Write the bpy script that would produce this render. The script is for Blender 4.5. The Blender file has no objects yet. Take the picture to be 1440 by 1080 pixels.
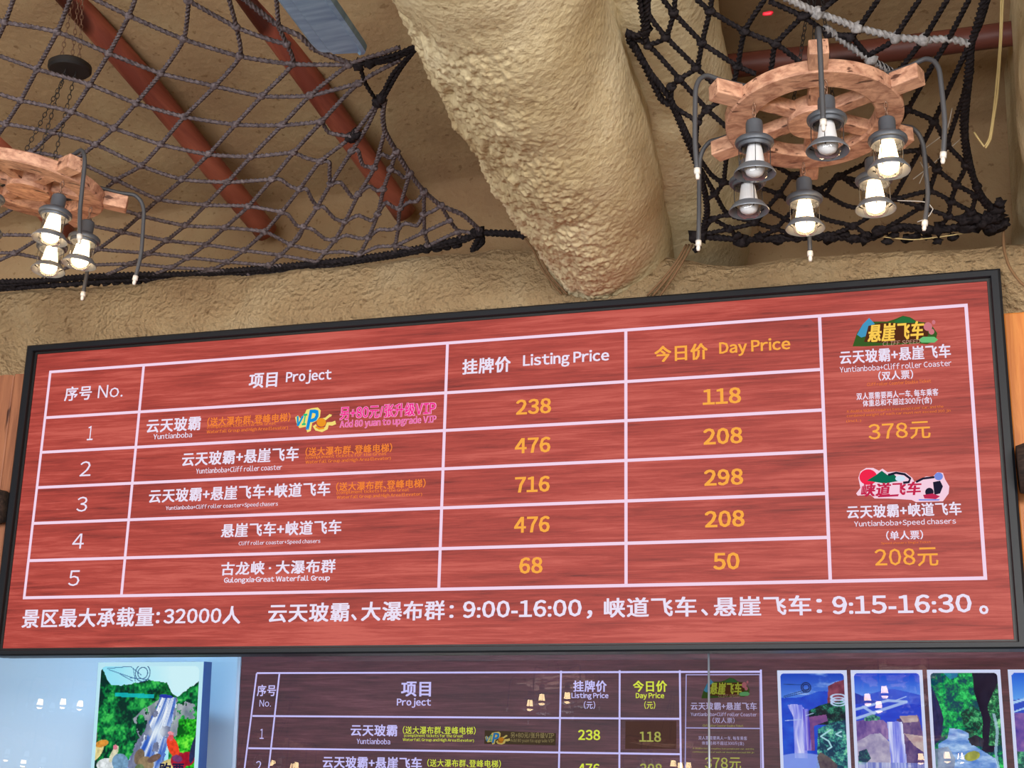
import bpy, bmesh, math, random
import numpy as np
from mathutils import Vector, Matrix, noise
random.seed(7)
SC = bpy.context.scene
COL = SC.collection
PI = math.pi
# ------------------------------------------------------------------ camera
FPX = 1993.0                                   # focal length in pixels of the 1440 px wide frame
Z0 = 2.28                                      # height of the lower edge of the lit board
CAM = Vector((4.85237, -6.55940, Z0 - 0.67976))
RX = Vector((0.95682121, 0.28989203, 0.02134917))      # image right
RD = Vector((-0.06053682, 0.27056664, -0.96079602))    # image down
RF = Vector((-0.28430348, 0.91801759, 0.27643304))     # forward
cd = bpy.data.cameras.new('camera'); cam = bpy.data.objects.new('camera', cd); COL.objects.link(cam)
cd.sensor_width = 36.0; cd.lens = FPX / 1440 * 36.0; cd.clip_end = 200; cd.clip_start = .05
M = Matrix.Identity(4)
for i in range(3):
    M[i][0] = RX[i]; M[i][1] = -RD[i]; M[i][2] = -RF[i]; M[i][3] = CAM[i]
cam.matrix_world = M
SC.camera = cam
# ------------------------------------------------------------------ view, world, big lights
vs = SC.view_settings
vs.view_transform = 'Standard'; vs.look = 'None'; vs.gamma = 1.0; vs.use_curve_mapping = False
vs.exposure = 0.0
try:
    SC.cycles.max_bounces = 6; SC.cycles.transparent_max_bounces = 16
    SC.cycles.sample_clamp_indirect = 4.0
    SC.cycles.caustics_reflective = False; SC.cycles.caustics_refractive = False
except Exception: pass
w = bpy.data.worlds.new('sky'); SC.world = w; w.use_nodes = True
w.node_tree.nodes['Background'].inputs[0].default_value = (.80, .90, 1.0, 1)
w.node_tree.nodes['Background'].inputs[1].default_value = 1.0

def area_light(name, loc, target, sx, sy, power, color):
    d = bpy.data.lights.new(name, 'AREA'); d.shape = 'RECTANGLE'; d.size = sx; d.size_y = sy
    d.energy = power; d.color = color
    o = bpy.data.objects.new(name, d); COL.objects.link(o); o.location = loc
    o.rotation_euler = (Vector(target) - Vector(loc)).to_track_quat('-Z', 'Y').to_euler()
    return o
# daylight through the high window in the right half of the front wall, and through the wide entrance
area_light('daylight_window', (9.3, -11.6, 3.6), (2.8, 0, 4.4), 4.6, 2.2, 1180, (1.0, .97, .92))
area_light('daylight_entrance', (1.5, -11.7, 1.5), (2.6, 0, 4.2), 9.0, 2.6, 1050, (.95, .98, 1.0))
area_light('office_ceiling_lamp', (1.6, 0.55, 3.3), (1.6, 1.3, 1.2), 5.0, .25, 105, (.42, .74, 1.0))

# ------------------------------------------------------------------ pixel -> place helpers
def ray(px, py): return RX * (px - 720) + RD * (py - 540) + RF * FPX
def at(px, py, Y):
    d = ray(px, py); return CAM + d * ((Y - CAM.y) / d.y)
def at_z(px, py, z):
    d = ray(px, py); return CAM + d * ((z - CAM.z) / d.z)
def at_plane(px, py, P, n):
    d = ray(px, py); return CAM + d * ((P - CAM).dot(n) / d.dot(n))
def depth(p): return (Vector(p) - CAM).dot(RF)
def pix(p):
    c = Vector(p) - CAM; k = c.dot(RF)
    return 720 + FPX * c.dot(RX) / k, 540 + FPX * c.dot(RD) / k

# ------------------------------------------------------------------ materials
def srgb(r, g, b):
    f = lambda c: (c / 255 / 12.92) if c / 255 <= .04045 else ((c / 255 + .055) / 1.055) ** 2.4
    return (f(r), f(g), f(b), 1)
class N:
    def __init__(s, name):
        s.m = bpy.data.materials.new(name); s.m.use_nodes = True; s.t = s.m.node_tree
        s.t.nodes.clear(); s.out = s.t.nodes.new('ShaderNodeOutputMaterial')
    def n(s, typ, **kw):
        o = s.t.nodes.new('ShaderNode' + typ)
        for k, v in kw.items():
            if k.startswith('i_'):
                key = k[2:]; key = int(key) if key.isdigit() else key.replace('_', ' ')
                if isinstance(v, bpy.types.NodeSocket): s.t.links.new(v, o.inputs[key])
                else: o.inputs[key].default_value = v
            else: setattr(o, k, v)
        return o
    def l(s, a, b): s.t.links.new(a, b)
    def ramp(s, fac, stops, interp='LINEAR'):
        r = s.t.nodes.new('ShaderNodeValToRGB'); r.color_ramp.interpolation = interp
        e = r.color_ramp.elements
        while len(e) < len(stops): e.new(.5)
        for i, (p, c) in enumerate(stops): e[i].position = p; e[i].color = c
        s.l(fac, r.inputs[0]); return r.outputs[0]
    def coord(s, scale=(1, 1, 1), kind='Object'):
        tc = s.n('TexCoord'); mp = s.n('Mapping'); s.l(tc.outputs[kind], mp.inputs[0])
        mp.inputs['Scale'].default_value = scale; return mp.outputs[0]
    def bsdf(s, color, rough=.6, metal=0, bump=None, strength=.3, dist=.01, spec=.5):
        b = s.n('BsdfPrincipled')
        if isinstance(color, bpy.types.NodeSocket): s.l(color, b.inputs['Base Color'])
        else: b.inputs['Base Color'].default_value = color
        b.inputs['Roughness'].default_value = rough; b.inputs['Metallic'].default_value = metal
        b.inputs['Specular IOR Level'].default_value = spec
        if bump is not None:
            bp = s.n('Bump'); bp.inputs['Strength'].default_value = strength; bp.inputs['Distance'].default_value = dist
            s.l(bump, bp.inputs['Height']); s.l(bp.outputs[0], b.inputs['Normal'])
        s.l(b.outputs[0], s.out.inputs[0]); return b
def plain(name, c, rough=.6, metal=0, spec=.5):
    k = N(name); k.bsdf(c, rough, metal, spec=spec); return k.m
def emit(name, c, s=1.0):
    k = N(name); e = k.n('Emission'); e.inputs[0].default_value = c; e.inputs[1].default_value = s
    k.l(e.outputs[0], k.out.inputs[0]); return k.m
def plaster(name, c1, c2, c3, scale, strength, dist, pores=0.0):
    k = N(name); v = k.coord()
    big = k.n('TexNoise', i_Vector=v, i_Scale=1.7, i_Detail=5.0, i_Roughness=.6)
    col = k.ramp(big.outputs[0], [(.3, c1), (.52, c2), (.72, c3)])
    fine = k.n('TexNoise', i_Vector=v, i_Scale=scale, i_Detail=6.0, i_Roughness=.62)
    vor = k.n('TexVoronoi', i_Vector=v, i_Scale=scale * .8)
    add = k.n('Math', operation='ADD'); k.l(fine.outputs[0], add.inputs[0]); 
    mul = k.n('Math', operation='MULTIPLY'); k.l(vor.outputs[0], mul.inputs[0]); mul.inputs[1].default_value = .45
    k.l(mul.outputs[0], add.inputs[1])
    spots = k.n('TexNoise', i_Vector=v, i_Scale=23.0, i_Detail=3.0)
    dark = k.ramp(spots.outputs[0], [(.30, (.45, .36, .28, 1)), (.36, (1, 1, 1, 1))])
    mx = k.n('MixRGB', blend_type='MULTIPLY'); mx.inputs[0].default_value = .55
    k.l(col, mx.inputs[1]); k.l(dark, mx.inputs[2])
    k.bsdf(mx.outputs[0], .88, 0, add.outputs[0], strength, dist, spec=.25); return k.m
def wood(name, c1, c2, scale=(1, 12, 12), rough=.5, cracks=True, spec=.4):
    k = N(name); v = k.coord(scale)
    n1 = k.n('TexNoise', i_Vector=v, i_Scale=3.0, i_Detail=6.0, i_Roughness=.65, i_Distortion=.6)
    col = k.ramp(n1.outputs[0], [(.36, c1), (.62, c2)])
    n2 = k.n('TexNoise', i_Vector=k.coord((scale[0] * .7, scale[1] * 2.0, scale[2] * 2.0)), i_Scale=2.2, i_Detail=2.0)
    if cracks:
        cr = k.ramp(n2.outputs[0], [(.31, (.12, .06, .05, 1)), (.355, (1, 1, 1, 1))])
        mx = k.n('MixRGB', blend_type='MULTIPLY'); mx.inputs[0].default_value = .9
        k.l(col, mx.inputs[1]); k.l(cr, mx.inputs[2]); col = mx.outputs[0]
    k.bsdf(col, rough, 0, n1.outputs[0], .25, .006, spec=spec); return k.m
def led_wood(name, stops, sx, sz, strength=1.0):
    """a picture of wood grain shown by a lit display"""
    k = N(name)
    a = k.n('TexNoise', i_Vector=k.coord((.95 * sx, 1, 21 * sz)), i_Scale=2.4, i_Detail=9.0, i_Roughness=.74, i_Distortion=.5)
    b = k.n('TexNoise', i_Vector=k.coord((.55 * sx, 1, 5 * sz)), i_Scale=1.5, i_Detail=3.0, i_Distortion=.8)
    mx = k.n('MixRGB'); mx.inputs[0].default_value = .36
    k.l(a.outputs[0], mx.inputs[1]); k.l(b.outputs[0], mx.inputs[2])
    col = k.ramp(mx.outputs[0], stops)
    e = k.n('Emission'); k.l(col, e.inputs[0]); e.inputs[1].default_value = strength
    d = k.n('BsdfPrincipled'); d.inputs['Base Color'].default_value = (.010, .010, .010, 1); d.inputs['Roughness'].default_value = .55; d.inputs['Specular IOR Level'].default_value = .2
    ad = k.n('AddShader'); k.l(e.outputs[0], ad.inputs[0]); k.l(d.outputs[0], ad.inputs[1])
    k.l(ad.outputs[0], k.out.inputs[0]); return k.m

MAT = {}
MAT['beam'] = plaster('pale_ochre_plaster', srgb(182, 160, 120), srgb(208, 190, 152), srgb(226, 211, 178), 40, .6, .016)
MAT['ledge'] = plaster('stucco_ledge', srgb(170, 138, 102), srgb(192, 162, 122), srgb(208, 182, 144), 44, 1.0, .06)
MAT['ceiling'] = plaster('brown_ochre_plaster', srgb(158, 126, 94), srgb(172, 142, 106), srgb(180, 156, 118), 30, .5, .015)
MAT['hall'] = plaster('hall_plaster', srgb(140, 115, 78), srgb(156, 130, 90), srgb(170, 145, 104), 20, .3, .02)
MAT['red_pole'] = wood('red_varnished_pole', srgb(122, 58, 46), srgb(180, 100, 76), (1, 1, .25), .45, True)
MAT['purlin'] = wood('dark_red_pole', srgb(96, 50, 42), srgb(136, 76, 60), (1, 1, .25), .5, True)
MAT['wheel'] = wood('pinkish_brown_wood', srgb(146, 98, 78), srgb(206, 158, 130), (5, 9, 9), .6, True)
MAT['rose_wood'] = plain('black_painted_wood', srgb(34, 30, 30), .6)
MAT['plank_brown'] = wood('reddish_brown_plank', srgb(132, 82, 58), srgb(160, 104, 74), (10, 10, .8), .55, True)
MAT['plank_orange'] = wood('orange_varnished_plank', srgb(186, 104, 40), srgb(206, 128, 58), (10, 10, .8), .4, True)
MAT['log'] = wood('blackened_log', srgb(26, 20, 18), srgb(66, 50, 42), (1.2, 14, 14), .8, True)
MAT['rope'] = None
k = N('dark_twisted_rope'); nz = k.n('TexNoise', i_Vector=k.coord(), i_Scale=60.0, i_Detail=3.0)
k.bsdf(k.ramp(nz.outputs[0], [(.3, srgb(66, 56, 58)), (.75, srgb(126, 114, 117))]), .9, 0, nz.outputs[0], .4, .004, spec=.15); MAT['rope'] = k.m
k = N('black_tarred_rope'); nz = k.n('TexNoise', i_Vector=k.coord(), i_Scale=60.0, i_Detail=3.0)
k.bsdf(k.ramp(nz.outputs[0], [(.3, srgb(22, 19, 21)), (.75, srgb(52, 46, 48))]), .95, 0, nz.outputs[0], .4, .004, spec=.1); MAT['rope_dark'] = k.m
k = N('grey_thick_rope'); nz = k.n('TexNoise', i_Vector=k.coord(), i_Scale=60.0, i_Detail=3.0)
k.bsdf(k.ramp(nz.outputs[0], [(.3, srgb(120, 116, 116)), (.75, srgb(180, 176, 176))]), .9, 0, nz.outputs[0], .4, .004, spec=.15); MAT['rope_grey'] = k.m
MAT['lamp_metal'] = plain('slate_grey_metal', srgb(82, 86, 94), .5, .3)
MAT['band_metal'] = plain('grey_rim_metal', srgb(112, 116, 124), .42, .35)
MAT['hook'] = plain('bronze_wire', srgb(140, 110, 92), .4, .7)
MAT['hose'] = plain('dark_grey_hose', srgb(64, 64, 68), .55)
MAT['tip'] = plain('white_plastic', srgb(215, 208, 200), .5)
MAT['cable'] = plain('straw_coloured_cable', srgb(196, 172, 118), .6)
MAT['cord'] = plain('brown_cord', srgb(120, 88, 58), .8)
MAT['frame'] = plain('black_painted_metal', srgb(22, 25, 31), .45, 0, .3)
MAT['frame_in'] = plain('black_inner_lip', srgb(14, 11, 13), .5)
MAT['bulb_off'] = plain('white_bulb_plastic', srgb(236, 236, 236), .45)
MAT['red_scrap'] = plain('red_plastic', srgb(235, 40, 60), .5)
MAT['blade'] = None
k = N('grey_blue_blade'); nz = k.n('TexNoise', i_Vector=k.coord((9, 1.4, 1)), i_Scale=3.0, i_Detail=4.0)
k.bsdf(k.ramp(nz.outputs[0], [(.3, srgb(92, 128, 160)), (.7, srgb(134, 168, 194))]), .38, .1); MAT['blade'] = k.m
MAT['blade_edge'] = plain('dark_blue_edge', srgb(40, 56, 84), .4, .2)
MAT['office_wall'] = plain('pale_blue_wall', srgb(196, 212, 226), .7)
MAT['box_side'] = plain('blue_grey_box_side', srgb(70, 100, 160), .5)
MAT['floor'] = plain('grey_stone_floor', srgb(140, 132, 120), .5)
MAT['trim_metal'] = plain('brushed_edge_trim', srgb(176, 184, 200), .35, .5)
k = N('warm_lit_bulb'); e = k.n('Emission'); e.inputs[0].default_value = (1.0, .68, .34, 1); e.inputs[1].default_value = 19.0
k.l(e.outputs[0], k.out.inputs[0]); MAT['bulb_on'] = k.m
def thin_glass(name, f_scale, tint=(1, 1, 1, 1)):
    k = N(name); t = k.n('BsdfTransparent'); t.inputs[0].default_value = tint
    g = k.n('BsdfGlossy'); g.inputs['Roughness'].default_value = 0.0
    f = k.n('LayerWeight'); pw = k.n('Math', operation='POWER'); k.l(f.outputs['Facing'], pw.inputs[0]); pw.inputs[1].default_value = 3.0
    mu = k.n('Math', operation='MULTIPLY_ADD'); k.l(pw.outputs[0], mu.inputs[0]); mu.inputs[1].default_value = .55; mu.inputs[2].default_value = .04 * f_scale; mu.use_clamp = True
    mx = k.n('MixShader'); k.l(mu.outputs[0], mx.inputs[0]); k.l(t.outputs[0], mx.inputs[1]); k.l(g.outputs[0], mx.inputs[2])
    k.l(mx.outputs[0], k.out.inputs[0]); return k.m
MAT['chimney'] = thin_glass('clear_lamp_glass', 1.6, (.93, .93, .95, 1))
MAT['pane'] = thin_glass('window_glass', 1.9, (.95, .96, 1, 1))
WOOD_RED = led_wood('lit_red_wood_picture', [(.33, srgb(92, 24, 24)), (.41, srgb(148, 46, 38)), (.50, srgb(174, 60, 50)), (.60, srgb(198, 86, 74))], 1, 1)
WOOD_PURPLE = led_wood('lit_purple_wood_picture', [(.30, srgb(36, 14, 26)), (.44, srgb(66, 28, 38)), (.54, srgb(86, 42, 52)), (.66, srgb(112, 64, 74))], 1.6, 1.6)
EM = {}
def em(c, s=1.0):
    key = (c, s)
    if key not in EM: EM[key] = emit('lit_colour_%02x%02x%02x' % c, srgb(*c), s)
    return EM[key]
k = N('painted_picture'); at_ = k.n('VertexColor'); at_.layer_name = 'paint'; e = k.n('Emission')
k.l(at_.outputs[0], e.inputs[0]); e.inputs[1].default_value = 1.0; k.l(e.outputs[0], k.out.inputs[0]); MAT['picture'] = k.m

# ------------------------------------------------------------------ mesh helpers
class MB:
    def __init__(s): s.v = []; s.f = []; s.mi = []
    def add(s, vs_, fs, mi=0):
        b = len(s.v); s.v += [tuple(v) for v in vs_]
        s.f += [tuple(i + b for i in f) for f in fs]; s.mi += [mi] * len(fs); return s
    def box(s, lo, hi, mi=0, xf=None):
        x0, y0, z0 = lo; x1, y1, z1 = hi
        vv = [Vector(p) for p in ((x0,y0,z0),(x1,y0,z0),(x1,y1,z0),(x0,y1,z0),(x0,y0,z1),(x1,y0,z1),(x1,y1,z1),(x0,y1,z1))]
        if xf: vv = [xf @ p for p in vv]
        return s.add(vv, [(0,3,2,1),(4,5,6,7),(0,1,5,4),(1,2,6,5),(2,3,7,6),(3,0,4,7)], mi)
    def lathe(s, prof, n=24, mi=0, xf=None, close=False):
        vv = []; ff = []; m = len(prof)
        for i in range(n):
            a = 2 * PI * i / n
            for r, z in prof:
                p = Vector((r * math.cos(a), r * math.sin(a), z)); vv.append(xf @ p if xf else p)
        for i in range(n):
            j = (i + 1) % n
            for k_ in range(m if close else m - 1):
                l_ = (k_ + 1) % m
                ff.append((i*m+k_, j*m+k_, j*m+l_, i*m+l_))
        return s.add(vv, ff, mi)
    def tube(s, pts, r, n=8, mi=0, caps=True):
        pts = [Vector(p) for p in pts]; m = len(pts)
        rs = r if isinstance(r, (list, tuple)) else [r] * m
        vv = []; ff = []; prev = None
        for i, p in enumerate(pts):
            t = (pts[min(i+1, m-1)] - pts[max(i-1, 0)])
            t = t.normalized() if t.length > 1e-9 else Vector((0,0,1))
            if prev is None:
                u = t.orthogonal().normalized()
            else:
                u = (prev - t * prev.dot(t)); u = u.normalized() if u.length > 1e-6 else t.orthogonal().normalized()
            prev = u; w_ = t.cross(u)
            for k_ in range(n):
                a = 2 * PI * k_ / n
                vv.append(p + (u * math.cos(a) + w_ * math.sin(a)) * rs[i])
        for i in range(m - 1):
            for k_ in range(n):
                k2 = (k_ + 1) % n
                ff.append((i*n+k_, i*n+k2, (i+1)*n+k2, (i+1)*n+k_))
        if caps:
            ff.append(tuple(reversed(range(n)))); ff.append(tuple((m-1)*n + k_ for k_ in range(n)))
        return s.add(vv, ff, mi)
    def rope(s, pts, r, step=.009, pitch=.075, mi=0, n=9):
        """a three-strand twisted rope swept along a smoothed polyline"""
        P = catmull([Vector(p) for p in pts], step); m = len(P)
        vv = []; ff = []; prev = None; dist = 0
        for i, p in enumerate(P):
            if i: dist += (P[i] - P[i-1]).length
            t = (P[min(i+1, m-1)] - P[max(i-1, 0)]).normalized()
            u = t.orthogonal().normalized() if prev is None else (prev - t * prev.dot(t)).normalized()
            prev = u; w_ = t.cross(u); ph = 2 * PI * dist / pitch
            for k_ in range(n):
                a = 2 * PI * k_ / n + ph
                rr = r * (1.12 if k_ % 3 == 1 else .98 if k_ % 3 == 0 else .66)
                vv.append(p + (u * math.cos(a) + w_ * math.sin(a)) * rr)
        for i in range(m - 1):
            for k_ in range(n):
                k2 = (k_ + 1) % n
                ff.append((i*n+k_, i*n+k2, (i+1)*n+k2, (i+1)*n+k_))
        return s.add(vv, ff, mi)
    def blob(s, c, r, mi=0, seed=0, squash=(1, 1, 1), amp=.25):
        bm = bmesh.new(); bmesh.ops.create_icosphere(bm, subdivisions=2, radius=1)
        vv = []
        for v in bm.verts:
            k_ = 1 + amp * noise.noise(v.co * 1.7 + Vector((seed * 3.1, seed, 0)))
            vv.append(Vector(c) + Vector((v.co.x * squash[0], v.co.y * squash[1], v.co.z * squash[2])) * r * k_)
        ff = [tuple(v.index for v in f.verts) for f in bm.faces]
        bm.free(); return s.add(vv, ff, mi)
    def build(s, name, mats, parent=None, smooth=True, auto=None):
        me = bpy.data.meshes.new(name); me.from_pydata(s.v, [], s.f)
        mats = mats if isinstance(mats, (list, tuple)) else [mats]
        for m_ in mats: me.materials.append(m_)
        if len(mats) > 1: me.polygons.foreach_set('material_index', s.mi)
        if smooth: me.polygons.foreach_set('use_smooth', [True] * len(s.f))
        me.update()
        if smooth and auto is not None:
            try: me.set_sharp_from_angle(angle=auto)
            except Exception: pass
        o = bpy.data.objects.new(name, me); COL.objects.link(o)
        if parent: o.parent = parent
        return o
def catmull(P, step):
    if len(P) < 3:
        L_ = (P[-1] - P[0]).length; n = max(1, int(L_ / step))
        return [P[0].lerp(P[-1], i / n) for i in range(n + 1)]
    out = []
    Q = [P[0] * 2 - P[1]] + P + [P[-1] * 2 - P[-2]]
    for i in range(1, len(Q) - 2):
        a, b, c, d = Q[i-1], Q[i], Q[i+1], Q[i+2]
        n = max(1, int((c - b).length / step))
        for j in range(n):
            t = j / n
            # gentle tension: ropes stay nearly straight between knots
            m1 = (c - a) * .36; m2 = (d - b) * .36
            lim = (c - b).length
            if m1.length > lim: m1 = m1.normalized() * lim
            if m2.length > lim: m2 = m2.normalized() * lim
            h00 = 2*t**3 - 3*t**2 + 1; h10 = t**3 - 2*t**2 + t; h01 = -2*t**3 + 3*t**2; h11 = t**3 - t**2
            out.append(b * h00 + m1 * h10 + c * h01 + m2 * h11)
    out.append(P[-1]); return out
def empty(name, loc=(0, 0, 0), rot=None):
    o = bpy.data.objects.new(name, None); COL.objects.link(o); o.location = loc; o.empty_display_size = .1
    if rot is not None: o.rotation_mode = 'XYZ'; o.rotation_euler = rot
    return o
def tag(o, label, cat, group=None, kind=None):
    if label: o['label'] = label
    if cat: o['category'] = cat
    if group: o['group'] = group
    if kind: o['kind'] = kind
    return o
def structure(o, label=None, cat=None):
    o['kind'] = 'structure'
    if label: o['label'] = label
    if cat: o['category'] = cat
    return o

# ================================================================== SETTING
CEIL = 6.45
def slab(name, lo, hi, mat, label=None, cat=None):
    return structure(MB().box(lo, hi).build(name, mat, smooth=False), label, cat)
slab('floor', (-12, -12, -.1), (13, 2.2, 0), MAT['floor'], 'grey stone hall floor', 'floor')
slab('wall_left', (-12.15, -12, 0), (-12, 2.2, CEIL + .2), MAT['hall'], 'plastered left wall of the hall', 'wall')
slab('wall_right', (13, -12, 0), (13.15, 2.2, CEIL + .2), MAT['hall'], 'plastered right wall of the hall', 'wall')
fw = MB()
fw.box((-12, -12.15, 3.0), (6.6, -12, CEIL + .2)); fw.box((6.6, -12.15, 4.8), (12.2, -12, CEIL + .2)); fw.box((12.2, -12.15, 0), (13, -12, CEIL + .2))
fw.box((6.6, -12.15, 0), (12.2, -12, 2.3)); fw.box((-12, -12.15, 0), (-4, -12, 3.0)); fw.box((6.2, -12.15, 0), (6.6, -12, 3.0))
structure(fw.build('wall_front', MAT['hall'], smooth=False), 'front wall of the hall with entrance and high window', 'wall')

def ledge_z(x):
    pts = [(-7, 4.36), (-.31, 4.345), (1.4, 4.345), (2.9, 4.335), (3.9, 4.15), (5.24, 4.125), (7, 4.12), (13, 4.12)]
    for (a, za), (b, zb) in zip(pts, pts[1:]):
        if x <= b: return za + (zb - za) * (x - a) / (b - a)
    return pts[-1][1]
# ceiling with a rounded cove running down behind the ledge
def grid_mesh(name, nu, nv, fn, mat, parent=None):
    mb = MB(); vv = [fn(i / nu, j / nv) for i in range(nu + 1) for j in range(nv + 1)]
    ff = [(i*(nv+1)+j, (i+1)*(nv+1)+j, (i+1)*(nv+1)+j+1, i*(nv+1)+j+1) for i in range(nu) for j in range(nv)]
    mb.add(vv, ff); return mb.build(name, mat, parent)
def ceil_fn(u, v):
    x = -12 + 25 * u
    L1, L2, L3 = 1.12, 4.1, 8.0     # wall part, sloping part, flat part
    s = v ** 1.6 * (L1 + L2 + L3)
    if s < L1: y, z = .95, 4.05 + s
    elif s < L1 + L2: y = .95 - (s - L1) * .955; z = 4.05 + L1 + (s - L1) * .295
    else: y = .95 - L2 * .955 - (s - L1 - L2) * 1.15; z = 4.05 + L1 + L2 * .295
    nz = noise.noise(Vector((x * .9, y * .9, z * 1.1))) * .05 + noise.noise(Vector((x * 3.1, y * 3.1, z * 3))) * .018
    return Vector((x, y + nz * .7, z + nz))
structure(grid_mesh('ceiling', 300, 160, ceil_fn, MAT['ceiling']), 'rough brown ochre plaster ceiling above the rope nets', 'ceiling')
slab('ceiling_slab', (-12, -12, CEIL + .16), (13, 2.2, CEIL + .3), MAT['hall'], 'roof slab over the hall', 'ceiling').name = 'ceiling_2'
# back wall: stucco ledge over the board, wall strips beside and behind it
def ledge_fn(u, v):
    x = -3 + 11.5 * u
    zt = ledge_z(x)
    P = [(.30, 3.2), (.16, 3.75), (.04, 3.93), (.00, 4.05), (.015, zt - .12), (.03, zt - .04), (.075, zt), (.2, zt + .01), (1.1, zt - .02)]
    t = v * (len(P) - 1); i = min(int(t), len(P) - 2); f = t - i
    y = P[i][0] + (P[i+1][0] - P[i][0]) * f; z = P[i][1] + (P[i+1][1] - P[i][1]) * f
    q = Vector((x, y, z))
    n1 = noise.noise(q * 2.2) * .030 + noise.noise(q * 7) * .014 + noise.noise(q * 19) * .007
    ns = noise.noise(Vector((x * 11, z * 4, 3))) * .008
    k_ = 1 if z > 3.99 else .45
    y2 = y - (n1 + ns) * k_
    if .2 < z - 3.78 < .3: y2 = min(y2, .055)
    return Vector((x, y2, z + (n1 * .5 if z > 4.0 else 0)))
structure(grid_mesh('wall_back', 900, 70, ledge_fn, MAT['ledge']), 'rough stucco wall ledge above the price board', 'wall')
slab('wall_back_lower', (-12, .30, 2.42), (13, .40, 3.9), MAT['hall'], 'wall behind the price board', 'wall').name = 'wall_back_2'
slab('wall_counter', (-12, -.25, 0), (13, .1, 1.15), MAT['hall'], 'ticket counter wall below the glass', 'wall').name = 'wall_back_3'
# ticket office behind the glass
slab('wall_office', (-12, 1.95, 0), (13, 2.05, 4.05), MAT['office_wall'], 'pale blue wall of the ticket office behind the glass', 'wall').name = 'wall_back_4'
slab('wall_office_side', (-12, .4, 0), (-11.9, 2.0, 3.4), MAT['office_wall'], 'left wall of the ticket office', 'wall').name = 'wall_left_2'
slab('ceiling_office', (-12, .40, 3.4), (13, 2.0, 3.5), MAT['office_wall'], 'ceiling of the ticket office', 'ceiling').name = 'ceiling_3'

# ================================================================== PLASTER BEAMS
def make_beam(name, cx, label, y1=-5.6, lump_side=-1, lobe=True, seed=0, cz=4.43, rx=.44, rz=.46, lean=0.0, nres=(430, 270)):
    root = empty(name, (cx, .5, cz)); tag(root, label, 'beam')
    NU, NV = nres
    def surf(u, v):
        y = .62 - 2.75 * u / .82 if u < .82 else -2.13 + (y1 + 2.13) * (u - .82) / .18
        d = -y
        a = -PI * .08 + (PI * 1.16) * v            # from right flank under the belly to the left flank
        x0 = lean * d; z0 = .095 * d
        ca, sa = math.cos(a), math.sin(a)
        # narrower, keeled belly where it meets the wall
        kx = rx; kz = rz
        kx *= 1 - .10 * math.exp(-((y - .0) / .35) ** 2)
        p = Vector((x0 + kx * ca, y, z0 - kz * sa))
        nrm = Vector((ca, 0, -sa))
        q = Vector((p.x * 1.0 + seed * 7.7, p.y, p.z))
        big = noise.noise(q * 1.3) * .045 + noise.noise(q * 3.3) * .022
        side = ca * lump_side                      # 1 on the lumpy side
        rough = min(1.15, max(0.10, .66 + .95 * side + .45 * noise.noise(q * 1.6)))
        if y < -2.3: return p + nrm * big
        q = Vector((q.x, q.y * .62, q.z)); qw = q + noise.noise_vector(q * 26) * .012; f1 = noise.voronoi(qw * 36)[0][0]; f2 = noise.voronoi(qw * 64 + Vector((5, 3, 1)))[0][0]
        lum = .023 * (.52 - f1) + .014 * (.5 - f2) + .012 * noise.noise(q * 14) + .016 * min(0, noise.noise(q * 19 + Vector((2, 7, 4))) - .05)
        return p + nrm * (big + lum * rough)
    mb = MB(); vv = [surf(i / NU, j / NV) for i in range(NU + 1) for j in range(NV + 1)]
    ff = [(i*(NV+1)+j, i*(NV+1)+j+1, (i+1)*(NV+1)+j+1, (i+1)*(NV+1)+j) for i in range(NU) for j in range(NV)]
    # closing top so that the beam is a solid
    mb.add(vv, ff)
    n0 = [i*(NV+1) for i in range(NU+1)]; n1 = [i*(NV+1)+NV for i in range(NU+1)]
    b = len(mb.v); top = []
    for i in range(NU + 1):
        for idx in (n0[i], n1[i]):
            p = Vector(mb.v[idx]); top.append((p.x * .9, p.y, CEIL + .05 - cz))
    mb.add(top, [])
    for i in range(NU):
        mb.f += [(n0[i], n0[i+1], b + 2*(i+1), b + 2*i), (n1[i+1], n1[i], b + 2*i+1, b + 2*(i+1)+1)]; mb.mi += [0, 0]
    o = mb.build('trunk', MAT['beam'], root); o.location = (0, -.5, 0)
    if lobe:
        def lob(u, v):
            y = .7 + (y1 - .7) * u; d = -y
            a = -PI * .1 + PI * 1.1 * v
            r = .52 + .05 * d
            p = Vector((.37 + .08 * max(0, d) + r * .62 * math.cos(a), y,   .27 + .29 * d - r * .74 * math.sin(a)))
            q = p + Vector((3 + seed, 0, 0))
            return p + Vector((math.cos(a), 0, -math.sin(a))) * (noise.noise(q * 1.4) * .07 + noise.noise(q * 6) * .012 + noise.noise(q * 23) * .004)
        g = grid_mesh('flank', 150, 70, lob, MAT['beam'], root); g.location = (0, -.5, 0)
    return root
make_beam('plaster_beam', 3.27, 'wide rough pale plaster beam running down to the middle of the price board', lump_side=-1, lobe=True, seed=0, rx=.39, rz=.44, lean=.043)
make_beam('plaster_beam', 5.705, 'tan plaster beam at the right edge beside the lantern chandelier', lump_side=1, lobe=False, seed=3, rx=.42, cz=4.40, nres=(200, 120))

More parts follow.
